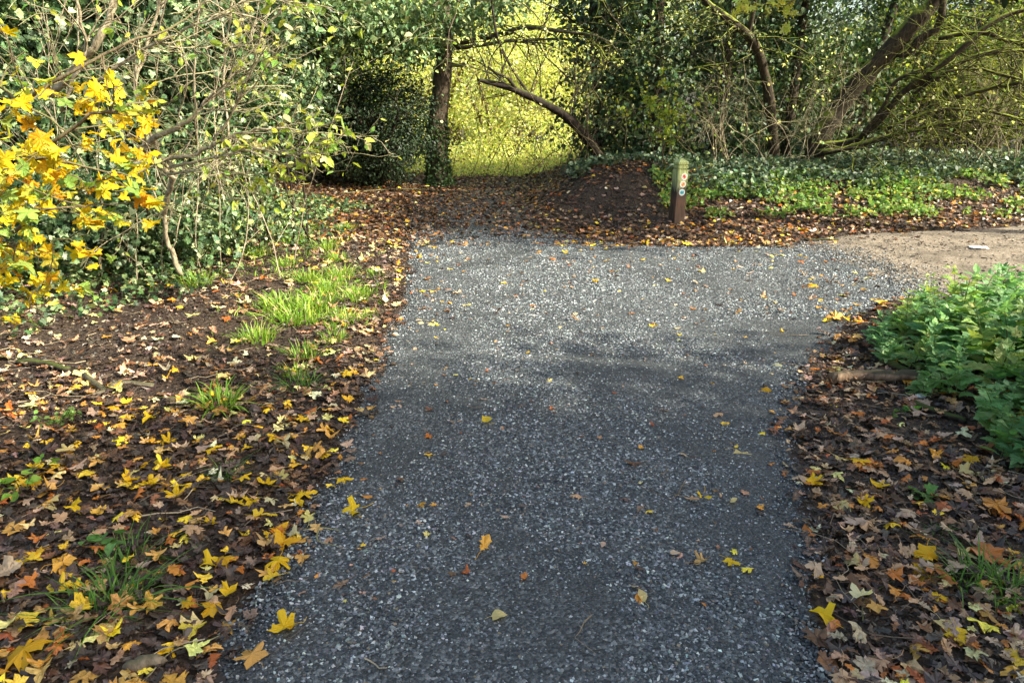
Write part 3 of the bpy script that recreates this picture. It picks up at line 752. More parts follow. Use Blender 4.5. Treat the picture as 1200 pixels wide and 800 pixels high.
# ------------------------------------------------------------------ waymarker post
def post():
    p = gp(793, 262); root = empty('waymarker_post', (p[0], p[1]+.03, p[2]-.02), R(-17)); root.rotation_euler = (R(.5), R(.4), R(17))
    root.scale = (1.,1.,1.)
    m, nt, out = mat('mossy_timber'); L = nt.links.new
    tc = nd(nt, 'ShaderNodeTexCoord'); sp = nd(nt, 'ShaderNodeSeparateXYZ'); L(tc.outputs['Object'], sp.inputs[0])
    mp = nd(nt, 'ShaderNodeMapping'); mp.inputs['Scale'].default_value = (30, 30, 3); L(tc.outputs['Object'], mp.inputs[0])
    n = nd(nt, 'ShaderNodeTexNoise', Scale=2., Detail=5.); L(mp.outputs[0], n.inputs['Vector'])
    z = math_(nt, 'ADD', sp.outputs[2], math_(nt, 'MULTIPLY', n.outputs[0], .22))
    c = ramp(nt, [(.10, (.07,.04,.028)), (.42, (.12,.062,.042)), (.56, (.035,.03,.026)), (.60, (.24,.25,.13)), (.74, (.46,.50,.22)), (.93, (.52,.56,.22)), (1, (.08,.10,.03))], z).outputs[0]
    c = mixc(nt, c, ramp(nt, [(.3, (.55,.55,.55)), (.7, (1.3,1.3,1.3))], n.outputs[0]).outputs[0], 1., 'MULTIPLY')
    b = nd(nt, 'ShaderNodeBsdfPrincipled'); b.inputs['Roughness'].default_value = .75; L(c, b.inputs['Base Color'])
    bp = nd(nt, 'ShaderNodeBump', Strength=.5, Distance=.004); L(n.outputs[0], bp.inputs['Height']); L(bp.outputs[0], b.inputs['Normal']); L(b.outputs[0], out.inputs[0])
    def rings(prof, name, parent, mm):
        acc = Acc(); V = []; ch = .12
        for (z, w) in prof:
            w2 = w/2; c_ = w2*(1-ch)
            V += [(w2,-c_,z),(w2,c_,z),(c_,w2,z),(-c_,w2,z),(-w2,c_,z),(-w2,-c_,z),(-c_,-w2,z),(c_,-w2,z)]
        n = len(prof); q = []
        for i in range(n-1):
            for j in range(8): q.append((i*8+j, i*8+(j+1) % 8, (i+1)*8+(j+1) % 8, (i+1)*8+j))
        acc.add(np.array(V, float), [np.array(q), np.array([[ (n-1)*8+j for j in range(8)]])])
        return link(name, acc.mesh(name, mm), parent)
    W = .150
    rings([(-.3,W+.006),(0,W+.006),(.2,W),(.695,W-.004),(.70,W-.03),(.712,W-.03),(.717,W-.004),(.742,W-.004),(.747,W-.03),(.759,W-.03),(.764,W-.003)], 'post_shaft', root, m)
    rings([(.7645,W-.002),(.786,W),(.792,W-.006),(.832,.030),(.837,.006)], 'weathered_cap', root, m)
    def flatmat(nm, col, rough=.45):
        m, nt, out = mat(nm); b = nd(nt, 'ShaderNodeBsdfPrincipled'); b.inputs['Roughness'].default_value = rough
        tc = nd(nt, 'ShaderNodeTexCoord'); n = nd(nt, 'ShaderNodeTexNoise', Scale=60., Detail=3.); nt.links.new(tc.outputs['Object'], n.inputs['Vector'])
        nt.links.new(mixc(nt, col, ramp(nt, [(.35, (.8,.78,.7)), (.6, (1,1,1))], n.outputs[0]).outputs[0], 1., 'MULTIPLY'), b.inputs['Base Color'])
        nt.links.new(b.outputs[0], out.inputs[0]); return m
    white = flatmat('white_plastic', (.85,.85,.83))
    def disc(nm, z, x, rad, y, mm, parent, yth=.004, n=28, rot=0, pts=None):
        acc = Acc(); a = np.arange(n)*2*np.pi/n
        if pts is None: o = np.stack([np.cos(a)*rad, np.sin(a)*rad], -1)
        else:
            o = np.array(pts, float)*rad; cs, sn = math.cos(rot), math.sin(rot); o = o@np.array([[cs, sn],[-sn, cs]]); n = len(o)
        F = np.stack([o[:, 0]+x, np.full(n, y-yth), o[:, 1]+z], -1); B = F.copy(); B[:, 1] = y
        V = np.concatenate([F, B, [[x, y-yth, z]]]); j = np.arange(n); k = (j+1) % n
        acc.add(V, [np.stack([j, k, np.full(n, 2*n)], -1), np.stack([j+n, k+n, k, j], -1)])
        return link(nm, acc.mesh(nm, mm), parent)
    ARROW = [(.95,0),(.1,.72),(.1,.3),(-.35,.3),(-.62,.62),(-.85,.5),(-.55,0),(-.85,-.5),(-.62,-.62),(-.35,-.3),(.1,-.3),(.1,-.72)]
    for z, x, colr, pale, nm, rot in ((.615, .018, (.55,.03,.04), (.8,.45,.42), 'red', 2.2), (.520, .008, (.65,.20,.08), (.8,.55,.35), 'orange', .8), (.420, .003, (.02,.33,.50), (.35,.65,.75), 'blue', 3.1)):
        d = disc('disc', z, x,   .042, -W/2+.001, white, root); d['label'] = f'white round waymark disc with a {nm} arrow emblem'
        ring = disc('roundel', z, x, .030, -W/2-.0031, flatmat(nm+'_pale_print', pale), d, .0009)
        disc('arrow', z, x, .029, -W/2-.0041, flatmat(nm+'_print', colr), d, .0012, rot=rot, pts=ARROW)
    tag(root, 'short square timber waymarker post, mossy on top, with three round discs', 'post')
    return p
post()

# ------------------------------------------------------------------ nettles
def nettle(r, h, pal):
    ac = Acc(); al = Acc()
    bend = r.randn(2)*.18
    t = np.linspace(0, 1, 8); st = np.stack([bend[0]*h*t**2, bend[1]*h*t**2, h*t], -1); tube(ac, st, np.linspace(.004, .0018, 8), 5, (.14,.17,.06))
    nn = 9; P=[]; D=[]; N=[]; Sz=[]
    for k in range(nn):
        tt = .22+.78*k/(nn-1); b = np.array([bend[0]*h*tt**2, bend[1]*h*tt**2, h*tt]); a0 = k*1.57+r.rand()*.5
        for s in range(2 if k < nn-1 else 4):
            a = a0+s*(3.14 if k < nn-1 else 1.57)
            d = np.array([math.cos(a), math.sin(a), .05-.35*r.rand()]); P.append(b+nrm(d)*.018); D.append(d); N.append(np.array([-d[0]*.35, -d[1]*.35, 1])+.2*r.randn(3)); Sz.append(.138*(1-.62*max(0, tt-.45)/.55)*(.8+.4*r.rand())*(.8 if tt < .3 else 1))
    P, D, N, Sz = map(np.array, (P, D, N, Sz)); n = len(P)
    scatter(al, T_NETTLE, P, N, D, Sz, palette(pal, [3,4,2], n, r, .14), r, .12)
    return ac.mesh('stem', M_GRASS), al.mesh('leaves', M_GREEN)
r4 = np.random.RandomState(51)
NP = [[(.14,.26,.08),(.20,.35,.12),(.28,.43,.17)], [(.13,.25,.09),(.19,.34,.14),(.28,.43,.20)], [(.11,.22,.08),(.16,.30,.12),(.24,.40,.19)], [(.18,.28,.07),(.26,.36,.10),(.38,.42,.12)]]
NB = [nettle(r4, .20+.03*i, NP[[0,1,2,0,1,2,0,3][i]]) for i in range(8)]
NPOLY = np.array([flat(*p) for p in ((1018,418),(1050,394),(1095,380),(1200,366),(1420,366),(1500,660),(1215,610),(1172,560),(1138,520),(1088,480),(1045,448))])
spots = []
tries = 0
while len(spots) < 175 and tries < 8000:
    tries += 1
    x, y = r4.uniform(1.9, 4.6), r4.uniform(2.7, 5.2)
    ed = float(sdist(NPOLY, np.array([x]), np.array([y]))[0])
    if ed < 0: continue
    edge = x-ed if True else 2.32+.30*max(0, y-5.0)+.12*math.sin(y*5) if y > 4.3 else 2.35-.32*(4.3-y)+.10*math.sin(y*7)
    if x > .74*y+.9: continue
    if min([9]+[math.hypot(x-a, y-b) for a, b, _ in spots]) < .088: continue
    spots.append((x, y, edge))
for i, (x, y, edge) in enumerate(spots):
    st, lf = NB[r4.randint(8)]; root = empty('nettle', (x, y, H1(x, y)-.01), r4.rand()*6.28)
    s = (.62+.5*sstep(0, .5, x-edge)+.15*r4.rand())*(1.0); root.scale = (s, s, s); root.rotation_euler = (.12*r4.randn(), .12*r4.randn(), r4.rand()*6.28)
    link('stem', st, root); link('leaves', lf, root)
    tag(root, 'green stinging nettle with toothed leaves in the clump right of the path', 'nettle', 'nettles in the clump right of the path')

# ------------------------------------------------------------------ small plants in the left litter
def seedling(name, px, py, n, rad, h, tpl, size, cols, wts, label, cat, seed, m=M_GREEN, stems=6):
    r = np.random.RandomState(seed); p = gp(px, py); root = empty(name, (p[0], p[1], p[2]-.01)); ac = Acc(); al = Acc()
    P = []; 
    for k in range(stems):
        a = r.rand()*6.28; q = smooth_line([(0,0,0),(rad*.4*math.cos(a), rad*.4*math.sin(a), h*.7),(rad*math.cos(a), rad*math.sin(a), h*(.6+.4*r.rand()))], 5)
        tube(ac, q, np.linspace(.0025, .001, len(q)), 4, (.15,.16,.06))
        for s in range(n//stems): i = r.randint(len(q)//3, len(q)); P.append(q[i]+.012*r.randn(3))
    P = np.array(P); k = len(P); scatter(al, tpl, P, rdir(k, r, 1.2), rdir(k, r, -.1), size*(.7+.5*r.rand(k)), palette(cols, wts, k, r), r, .1)
    link('stems', ac.mesh('stems', M_GRASS), root); link('leaves', al.mesh('leaves', m), root); return tag(root, label, cat)
T_ROUND = fan(ROUND, .12, .15)
seedling('round_leaved_plant', 28, 585, 34, .16, .16, T_ROUND, .042, [(.20,.38,.05),(.26,.45,.07)], [1,1], 'bright green plant with small round leaves at the left border', 'plant', 61, M_GREEN, 8)
seedling('creeping_weed', 72, 497, 60, .09, .07, T_HEX, .03, [(.15,.25,.06),(.22,.33,.09)], [1,1], 'small pale green weed on bare soil at the left', 'weed', 62)
seedling('bramble_seedling', 128, 655, 12, .07, .10, T_ROUND, .05, [(.12,.26,.07)], [1], 'soft green seedling with few broad leaves above the near grass', 'plant', 63)
seedling('ivy_seedling', 1086, 590, 9, .06, .05, T_IVY, .05, [(.12,.25,.06)], [1], 'little green seedling in the right litter', 'plant', 64, M_GREEN, 4)
seedling('violet_seedling', 1062, 490, 10, .06, .05, T_ROUND, .04, [(.12,.25,.06)], [1], 'little green seedling beneath the log at the nettle edge', 'plant', 65, M_GREEN, 4)

# ------------------------------------------------------------------ sticks and logs
def log(name, px, rad, label, cat, m, sides=10, seed=1, lift=.5, bits=(), parts=None):
    r = np.random.RandomState(seed); P = []
    for (a, b, up) in px: g = gp(a, b); P.append((g[0], g[1], g[2]+rad*lift+up))
    q = smooth_line(P, 5); q += .12*rad*r.randn(*q.shape); acc = Acc(); o_ = q[0].copy()
    tube(acc, q-o_, knobbly(np.linspace(rad, rad*.8, len(q)), r, .08), sides)
    for (i, d, L, rr) in bits:
        b = q[i]-o_; tube(acc, smooth_line([b, b+np.array(d)*L*.5+.1*L*r.randn(3)*.3, b+np.array(d)*L], 4), np.linspace(rr, rr*.5, 9), 6)
    o = link(name, acc.mesh(name, m, True), None, tuple(o_)); return tag(o, label, cat)
M_LOG = bark_mat('log_bark', (.11,.065,.045), (.32,.21,.14), (.06,.05,.03), .25)
M_PALE = bark_mat('weathered_stick', (.10,.08,.06), (.28,.22,.16), (.1,.09,.05), .25)
log('fallen_log', [(974,452,0),(1000,450,.0),(1040,452,.01),(1082,455,.01),(1130,458,0)], .034, 'smooth brown fallen branch end lying at the edge of the nettles', 'log', M_LOG, 12, 71, 1.25)
log('broken_branch', [(1030,428,.0),(1050,436,.01),(1068,446,0)], .028, 'short dark broken branch behind the brown log', 'branch', M_DARKBARK, 9, 72, .7)
log('broken_branch', [(1066,478,0),(1100,488,.0),(1130,500,0)], .02, 'dark stick angled out from under the nettles below the log', 'branch', M_DARKBARK, 8, 73, .7)
log('forked_stick', [(100,447,.02),(125,462,.01),(140,456,.02),(182,458,.01)], .016, 'forked grey brown stick on the bare soil at the left', 'stick', M_PALE, 8, 74, .8, [(6, (-.5,-.7,.05), .10, .014)])
log('rotten_branch', [(22,428,.0),(50,432,.01),(82,438,0)], .022, 'dark rotten branch at the left beside the ivy', 'branch', M_DARKBARK, 8, 75, .7)
log('bark_piece', [(152,790,0),(170,784,.0),(192,782,0)], .024, 'pale broken piece of wood at the bottom left', 'wood', M_PALE, 8, 76, .5)
log('thin_twig', [(172,800,0),(205,775,.01),(240,757,.01),(272,746,0)], .0028, 'thin straw coloured twig at the bottom left edge of the path', 'twig', M_TWIG, 5, 77, 1)
log('thin_twig', [(356,627,.01),(380,626,.02),(410,630,.0)], .0035, 'bent straw stalk on the left gravel edge', 'twig', M_TWIG, 5, 78, 1, [(4, (.12,-.14,.0), .9, .003)])
log('thin_twig', [(1010,735,.0),(1012,710,.01),(1040,690,.01),(1066,680,0)], .003, 'thin brown twig lying in the right litter', 'twig', M_TWIGD, 5, 79, 1)
log('thin_twig', [(942,373,.0),(985,371,.01),(1030,368,.0)], .006, 'grey stick at the gravel edge before the nettles', 'twig', M_TWIGD, 5, 80, 1)
log('thin_twig', [(945,283,.0),(965,283,.01),(983,282,.0)], .012, 'dark short stick between the far leaves and the dirt track', 'stick', M_DARKBARK, 6, 81, 1)
log('dead_branch', [(400,229,.01),(440,226,.03),(490,224,.02),(520,226,.0)], .012, 'long bent dead branch lying in front of the dark holly bush', 'branch', M_TWIGD, 6, 82, 1)
def scrap():
    p = gp(1145, 293); r = np.random.RandomState(9); xs = np.linspace(-.09, .09, 9); ys = np.linspace(-.045, .045, 6); X, Y = np.meshgrid(xs, ys)
    Z = .02+.018*r.rand(*X.shape)-.15*np.abs(X)**1.0*.5; V, q = grid_mesh('litter', xs+0, ys, Z, None); V[:, :2] += .008*r.randn(len(V), 2)
    V2 = V-np.array([0,0,.003]); m, nt, out = mat('white_tissue'); b = nd(nt, 'ShaderNodeBsdfPrincipled'); b.inputs['Base Color'].default_value = (.8,.8,.82,1); b.inputs['Roughness'].default_value = .8
    n = nd(nt, 'ShaderNodeTexNoise', Scale=60.); bp = nd(nt, 'ShaderNodeBump', Strength=.4, Distance=.004); nt.links.new(n.outputs[0], bp.inputs['Height']); nt.links.new(bp.outputs[0], b.inputs['Normal']); nt.links.new(b.outputs[0], out.inputs[0])
    o = link('crumpled_tissue', make_mesh('tissue', V, [q], m, None, True), None, (p[0], p[1], p[2]+.005))
    md = o.modifiers.new('thick', 'SOLIDIFY'); md.thickness = .003
    tag(o, 'scrap of crumpled white tissue on the dirt track', 'litter')
scrap()
def pebble(px, py, s, lab):
    p = gp(px, py); bm_ = np.random.RandomState(int(px)); import bmesh
    bm = bmesh.new(); bmesh.ops.create_icosphere(bm, subdivisions=2, radius=s)
    for v in bm.verts: v.co = Vector((v.co.x*1.3, v.co.y, v.co.z*.6))*(1+.15*bm_.randn()*.5)
    me = bpy.data.meshes.new('stone'); bm.to_mesh(me); bm.free(); m, nt, out = mat('white_flint'); b = nd(nt, 'ShaderNodeBsdfPrincipled'); b.inputs['Roughness'].default_value = .5
    n = nd(nt, 'ShaderNodeTexNoise', Scale=30.); nt.links.new(ramp(nt, [(.4, (.35,.33,.3)), (.55, (.8,.8,.78))], n.outputs[0]).outputs[0], b.inputs['Base Color']); nt.links.new(b.outputs[0], out.inputs[0]); me.materials.append(m)
    tag(link('flint_stone', me, None, (p[0], p[1], p[2]+s*.35)), lab, 'stone')
pebble(1078, 467, .022, 'whitish flint stone at the end of the brown log')

exec_trees = True
# ------------------------------------------------------------------ trees and shrubs
def build_tree(name, label, cat, base, br, leaf, bark, group=None, trunkname='trunk', crownname='crown', sides=(10,7,5,4,3), minr=.0):
    """br in world coordinates; leaf = list of (tpl, P, N, D, size, col) in world coordinates"""
    base = np.array(base, float); root = empty(name, tuple(base)); r = np.random.RandomState(1)
    a = Acc(); branches_acc(a, [(p-base, rd, l) for p, rd, l in br], sides, minr=minr); link(trunkname, a.mesh(trunkname, bark, True), root)
    if leaf:
        al = Acc()
        for (tpl, P, N, D, sz, col, m) in leaf: scatter(al, tpl, P-base, N, D, sz, col, r, .2 if tpl is T_MAPLE else .1)
        link(crownname, al.mesh(crownname, leaf[0][6]), root)
    return tag(root, label, cat, group)
def blob_leaves(r, n, centre, radii, clumps, csize, up=.5, shell=.35):
    """leaf positions in uneven clumps through an ellipsoid"""
    c = nrm(r.randn(clumps, 3))*(shell+(1-shell)*r.rand(clumps, 1)**.5)*np.array(radii); i = r.randint(0, clumps, n)
    P = c[i]+csize*r.randn(n, 3)*np.array([1, 1, .7]); O = nrm(P); P = P+np.array(centre)
    return P, O
def copy_tree(root, loc, rz, sc, label, group=None):
    o = root.copy(); C.objects.link(o); o.location = loc; o.rotation_euler = (0,0,rz); o.scale = (sc if isinstance(sc, tuple) else (sc,)*3); o['label'] = label
    if group: o['group'] = group
    for ch in list(root.children):
        c = ch.copy(); C.objects.link(c); c.parent = o
    return o

# --- generic tall shrub used for the woods all round (leafy to the ground)
def wood_shrub(name, label, cat, base, h, rad, n, cols, wts, m, leafsz, seed, group, bark=M_DARKBARK, tpl=T_HEX, clumps=150, cs=.22, low=.1):
    r = np.random.RandomState(seed); br = []
    base = np.array(base, float)
    for k in range(4):
        a = r.rand()*6.28; grow(br, base+np.array([.15*math.cos(a), .15*math.sin(a), -.05]), (math.cos(a)*.45, math.sin(a)*.45, 1), h*.8, .05, 0, [(7,.12,.03,6,.8,.45),(5,.18,.02,4,.8,.5),(4,.2,0,0,.8,.5)], r)
    P, O = blob_leaves(r, n, base+np.array([0,0,h*(.5+low)]), (rad, rad, h*.5), clumps, cs)
    k = P[:, 2] > base[2]+.02; P, O = P[k], O[k]; n = len(P)
    L = [(tpl, P, rdir(n, r, .7, O, .6), rdir(n, r, -.3, O, .4), leafsz*(.6+.8*r.rand(n)), palette(cols, wts, n, r, .2), m)]
    return build_tree(name, label, cat, base, br, L, bark, group)
DG = [(.014,.028,.012),(.028,.05,.018),(.05,.08,.025),(.09,.13,.035)]
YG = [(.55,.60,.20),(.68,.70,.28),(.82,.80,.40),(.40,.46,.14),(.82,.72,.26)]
G0 = 'leafy shrubs of the woods behind'
def place(px, Y, dx=0): 
    x = (px-600)/FPX*(Y*math.cos(PITCH)+CAMZ*math.sin(PITCH)); return (x+dx, Y, H1(x+dx, Y))
# dark holly bush by the far trunk
bx = place(445, 13.3)
wood_shrub('holly_bush', 'dense dark holly bush left of the far tree trunk', 'bush', bx, 1.95, 1.05, 16000, [(.025,.045,.02),(.04,.065,.028),(.06,.09,.035)], [3,4,1.5], M_GLOSS, .06, 91, None, tpl=T_DIAM, clumps=260, cs=.13, low=.0)
bx = place(395, 14.2)
wood_shrub('evergreen_bush', 'mid green bush half hidden behind the dark holly', 'bush', bx, 2.2, .95, 9000, [(.08,.13,.04),(.13,.19,.05),(.2,.26,.07)], [3,4,1.5], M_GREEN, .06, 92, None, tpl=T_DIAM, clumps=200, cs=.15)
# sunlit clearing shrubs
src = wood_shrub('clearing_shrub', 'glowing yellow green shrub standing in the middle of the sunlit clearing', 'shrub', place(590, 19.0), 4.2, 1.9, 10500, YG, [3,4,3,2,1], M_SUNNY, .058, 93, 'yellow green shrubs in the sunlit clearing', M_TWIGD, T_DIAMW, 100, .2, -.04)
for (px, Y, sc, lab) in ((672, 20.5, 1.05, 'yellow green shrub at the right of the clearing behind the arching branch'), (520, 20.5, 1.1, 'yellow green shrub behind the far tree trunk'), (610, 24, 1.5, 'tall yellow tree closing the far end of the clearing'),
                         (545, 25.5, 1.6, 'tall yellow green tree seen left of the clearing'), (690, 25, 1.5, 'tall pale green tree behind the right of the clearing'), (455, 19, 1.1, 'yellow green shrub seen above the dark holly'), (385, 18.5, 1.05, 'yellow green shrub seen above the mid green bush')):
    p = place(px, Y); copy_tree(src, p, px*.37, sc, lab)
# low green undergrowth at clearing foot
def reg_clear(n, r):
    x = r.uniform(-2.2, 2.8, n); y = r.uniform(14.6, 19, n); k = y > 15.1+.7*(fbm(x, y, 2)-.5); return x[k], y[k], (.3+1.3*fbm(x[k]*1.6, y[k]*1.6, 2))*(.25+.75*sstep(15, 18, y[k]))
ground_ivy('undergrowth_weeds', reg_clear, 9000, YG[:4], [3,4,3,1], .06, 'sunlit pale green undergrowth on the floor of the clearing', T_HEX, .45, M_SUNNY, 44, .3)
# dark woods: copies all round
src2 = wood_shrub('woodland_shrub', 'dark green tall shrub behind the left thicket nearest the yellow leaves', 'shrub', place(60, 8.6), 4.4, 1.7, 15000, DG+[(.2,.24,.05)], [3,4,3,1.5,.7], M_GLOSS, .085, 94, G0, M_DARKBARK, T_HEX, 190, .22, .02)
k = 0
for (px, Y, sc, lab) in ((150, 9.6, 1.1, 'dark shrub behind the bare twigged shrub'), (245, 10.8, 1.1, 'dark shrub at the right end of the left thicket'), (310, 13.6, 1.25, 'dark shrub in the shade left of the mid green bush'), (-60, 7.6, 1.2, 'dark shrub at the left border behind the yellow leaves'),
                         (20, 12.5, 1.6, 'tall dark shrub deep behind the left thicket'), (200, 14.5, 1.7, 'tall dark shrub deep behind the thicket twigs'),
                         (1010, 17, .85, 'dark shrub beyond the leaning trunk'), (1130, 16.5, .8, 'dark shrub beyond the mossy branches'), (1240, 15.5, 1.1, 'dark shrub at the right border beyond the mossy branches'),
                         (860, 20, .95, 'tall dark shrub far behind the ivy clad trees'), (1100, 22, 1.1, 'tall dark shrub far behind the leaning trunk'), (1300, 19, 1.6, 'tall dark shrub far off at the right border')):
    k += 1; p = place(px, Y); copy_tree(src2, p, k*1.3, sc, lab, G0)
# mid green / yellowish mixed shrubs glimpsed between
src3 = wood_shrub('hazel_shrub', 'loose light green shrub beyond the mossy branches', 'shrub', place(1060, 14.2), 3.0, 1.25, 5200, [(.10,.15,.03),(.2,.24,.045),(.36,.36,.06),(.07,.11,.03)], [3,3,1.6,2], M_GREEN, .07, 95, 'loose light green shrubs in the woods', M_TWIGD, T_HEX, 120, .2, .05)
for (px, Y, sc, lab) in ((1170, 13.9, .95, 'loose light green shrub under the lowest mossy branches'), (960, 14.6, .75, 'loose light green shrub seen through the twigs left of the leaning trunk'), (715, 14.9, .55, 'loose light green shrub behind the top of the mound'), (420, 16.4, .8, 'light green shrub above the holly bush')):
    copy_tree(src3, place(px, Y), px*.7, sc, lab)

# --- far trunk with glossy overhanging crown
def far_tree():
    r = np.random.RandomState(101); b = np.array(place(515, 13.6)); b[2] -= .05
    T = smooth_line([b, atY(512,160,13.6), atY(517,105,13.6), atY(521,45,13.6), atY(517,-40,13.6), atY(525,-170,13.6)], 6)
    br = [(T, knobbly(np.linspace(.185, .12, len(T)), r, .05), 0)]
    limb = smooth_line([atY(522,52,13.6), atY(560,46,13.5), atY(590,40,13.3), atY(618,32,13.0), atY(650,36,12.8), atY(700,42,12.5)], 5)
    br.append((limb, knobbly(np.linspace(.06, .025, len(limb)), r, .1), 1))
    st = smooth_line([atY(524,76,13.6), atY(538,77,13.5), atY(548,73,13.4)], 4); br.append((st, np.linspace(.035, .02, len(st)), 1))
    for i in range(8, len(limb), 3): grow(br, limb[i], (r.randn()*.5, r.randn()*.5, r.randn()*.4-.2), .9, .014, 2, [0,0,(6,.25,-.02,5,.7,.5),(4,.3,0,0,.7,.5)], r)
    for k in range(9):
        a = r.rand()*6.28; i = r.randint(len(T)-14, len(T)); grow(br, T[i], (math.cos(a), math.sin(a), .15), 2.6, .04, 1, [0,(7,.15,-.03,7,.8,.5),(5,.22,-.03,4,.7,.5),(4,.25,-.04,0,.7,.5)], r)
    L = []
    # glossy sprays hanging into view, in front of and left of the trunk
    C_ = [atY(px, py, Y) for px, py, Y in ((470,15,12.6),(430,5,12.4),(500,30,12.9),(445,38,12.3),(475,48,12.5),(560,10,12.8),(540,22,12.8),(400,0,12.2),(380,-10,12.2),(495,5,12.4),(415,22,12.0),(590,-5,12.8),(485,60,12.7),(425,40,12.4))]
    P = np.concatenate([c+np.array([.28,.35,.16])*r.randn(420, 3) for c in C_]+[atY(330,-110,13)+np.array([1.5,1.0,.5])*r.randn(4500, 3)])
    P = P[P[:, 2] > 1.9]; n = len(P)
    L.append((T_DIAM, P, rdir(n, r, .3), rdir(n, r, -1.0), .10*(.6+.7*r.rand(n)), palette([(.09,.15,.06),(.14,.22,.09),(.24,.31,.14),(.42,.45,.2)], [3,4,3,1], n, r), M_GLOSS))
    # ivy on the lower trunk
    h = r.rand(2600)**1.8; i = (h*8).astype(int); a = r.rand(2600)*6.28; P = T[i]+np.stack([np.cos(a), np.sin(a), r.randn(2600)*.5], -1)*(.17+.12*r.rand(2600)*(1-h)**2)[:, None]
    n = len(P); L.append((T_DIAMW, P, rdir(n, r, .3), rdir(n, r, -.6), .06*(.6+.7*r.rand(n)), palette([(.05,.09,.03),(.08,.13,.04)], [1,1], n, r), M_GLOSS))
    build_tree('tree', 'straight brown trunk at the entrance of the sunlit clearing with glossy leaves above', 'tree', b, br, L, M_BARK)
far_tree()

# --- dark branch arching over the far path, tree rooted on the mound
def arch_tree():
    r = np.random.RandomState(102); b = np.array(place(722, 12.6)); b[2] -= .1
    T = smooth_line([b, atY(705,185,12.5), atY(688,162,12.3), atY(665,138,12.1), atY(635,120,11.9), atY(600,104,11.7), atY(575,97,11.6), atY(560,93,11.5)], 5)
    br = [(T, knobbly(np.linspace(.105, .028, len(T)), r, .12), 0)]
    s = smooth_line([T[-12], atY(595,92,11.6), atY(582,86,11.5), atY(572,78,11.5)], 4); br.append((s, np.linspace(.03, .012, len(s)), 1))
    s = smooth_line([T[-14], atY(592,66,11.7), atY(580,30,11.8), atY(574,-20,11.9)], 5); br.append((s, np.linspace(.022, .014, len(s)), 1))
    for i in range(6, len(T)-3, 2):
        grow(br, T[i], (r.randn()*.5, r.randn()*.4, .9), 1.3*r.uniform(.5, 1.1), .012, 1, [0,(7,.15,.02,5,.6,.5),(4,.25,.0,2,.6,.5),(3,.25,0,0,.6,.5)], r)
    P, D = tips(br, 2, .10, r); n = len(P)
    L = [(T_HEX, P, rdir(n, r, .5), rdir(n, r), .05*(.7+.6*r.rand(n)), palette(YG[:3], [1,1,1], n, r), M_GREEN)]
    build_tree('leaning_tree', 'leafless dark branch arching over the far path from the mound', 'tree', b, br, L, M_DARKBARK)
arch_tree()

# --- ivy clad trees behind the post
def ivy_tree(px, Y, tilt, h, rad, n, seed, label, bark=M_MOSSY, ctrl=None, thick=.09, twigs=10, strands=0):
    r = np.random.RandomState(seed); b = np.array(place(px, Y)); b[2] -= .1
    if ctrl is None: ctrl = [b, b+np.array([tilt*.35, 0, h*.35]), b+np.array([tilt*.8, .1, h*.7]), b+np.array([tilt*1.2, 0, h])]
    T = smooth_line(ctrl, 7); br = [(T, knobbly(np.linspace(thick, thick*.6, len(T)), r, .08), 0)]
    for k in range(twigs):
        i = r.randint(4, len(T)); a = r.rand()*6.28
        grow(br, T[i], (math.cos(a), math.sin(a)-.5, .3), 1.5, .02, 1, [0,(7,.2,.02,5,.7,.55),(5,.28,0,3,.7,.5),(3,.3,0,0,.7,.5)], r)
    P = []
    for c in range(95):
        i = r.randint(0, len(T)); a = r.rand()*6.28; rr = rad*math.sqrt(r.rand()); c0 = T[i]+np.array([math.cos(a)*rr, math.sin(a)*rr, r.randn()*.2])
        P.append(c0+np.array([.16,.16,.20])*r.randn(n//95, 3))
    P = np.concatenate(P); P = P[P[:, 2] > b[2]+.1]; m = len(P); O = P-np.array([b[0], b[1], 0]); O[:, 2] = 0; O = nrm(O)
    L = [(T_HEXW, P, rdir(m, r, .35, O, .8), rdir(m, r, -.9), .075*(.55+.7*r.rand(m)), palette(IVYC+[(.14,.18,.05)], [4,4,2.2,.7,.25], m, r, .22), M_GLOSS)]
    return build_tree('ivy_clad_tree', label, 'tree', b, br, L, bark, 'ivy clad trees behind the post')
ivy_tree(700, 13.2, -.2, 3.6, .65, 5200, 111, 'ivy clad tree on the mound beside the clearing')
ivy_tree(765, 12.6, -.1, 4.8, .50, 5200, 112, 'mossy trunked ivy clad tree standing above the mound')
ivy_tree(835, 12.9, .2, 4.8, .85, 8200, 113, 'broad ivy clad tree right behind the post')
ivy_tree(915, 12.9, .1, 4.6, .8, 7800, 114, 'ivy clad tree with twigs left of the leaning trunk')
ivy_tree(985, 13.4, .9, 5.0, .45, 4200, 115, 'ivy wrapped tree beside the leaning trunk foot')
ivy_tree(880, 14.3, .1, 3.5, 1.2, 9000, 116, 'dark ivy clad tree filling the gap behind the twigs')
ivy_tree(745, 14.5, .1, 3.3, 1.1, 8000, 117, 'dark ivy clad tree behind the mossy trunk')

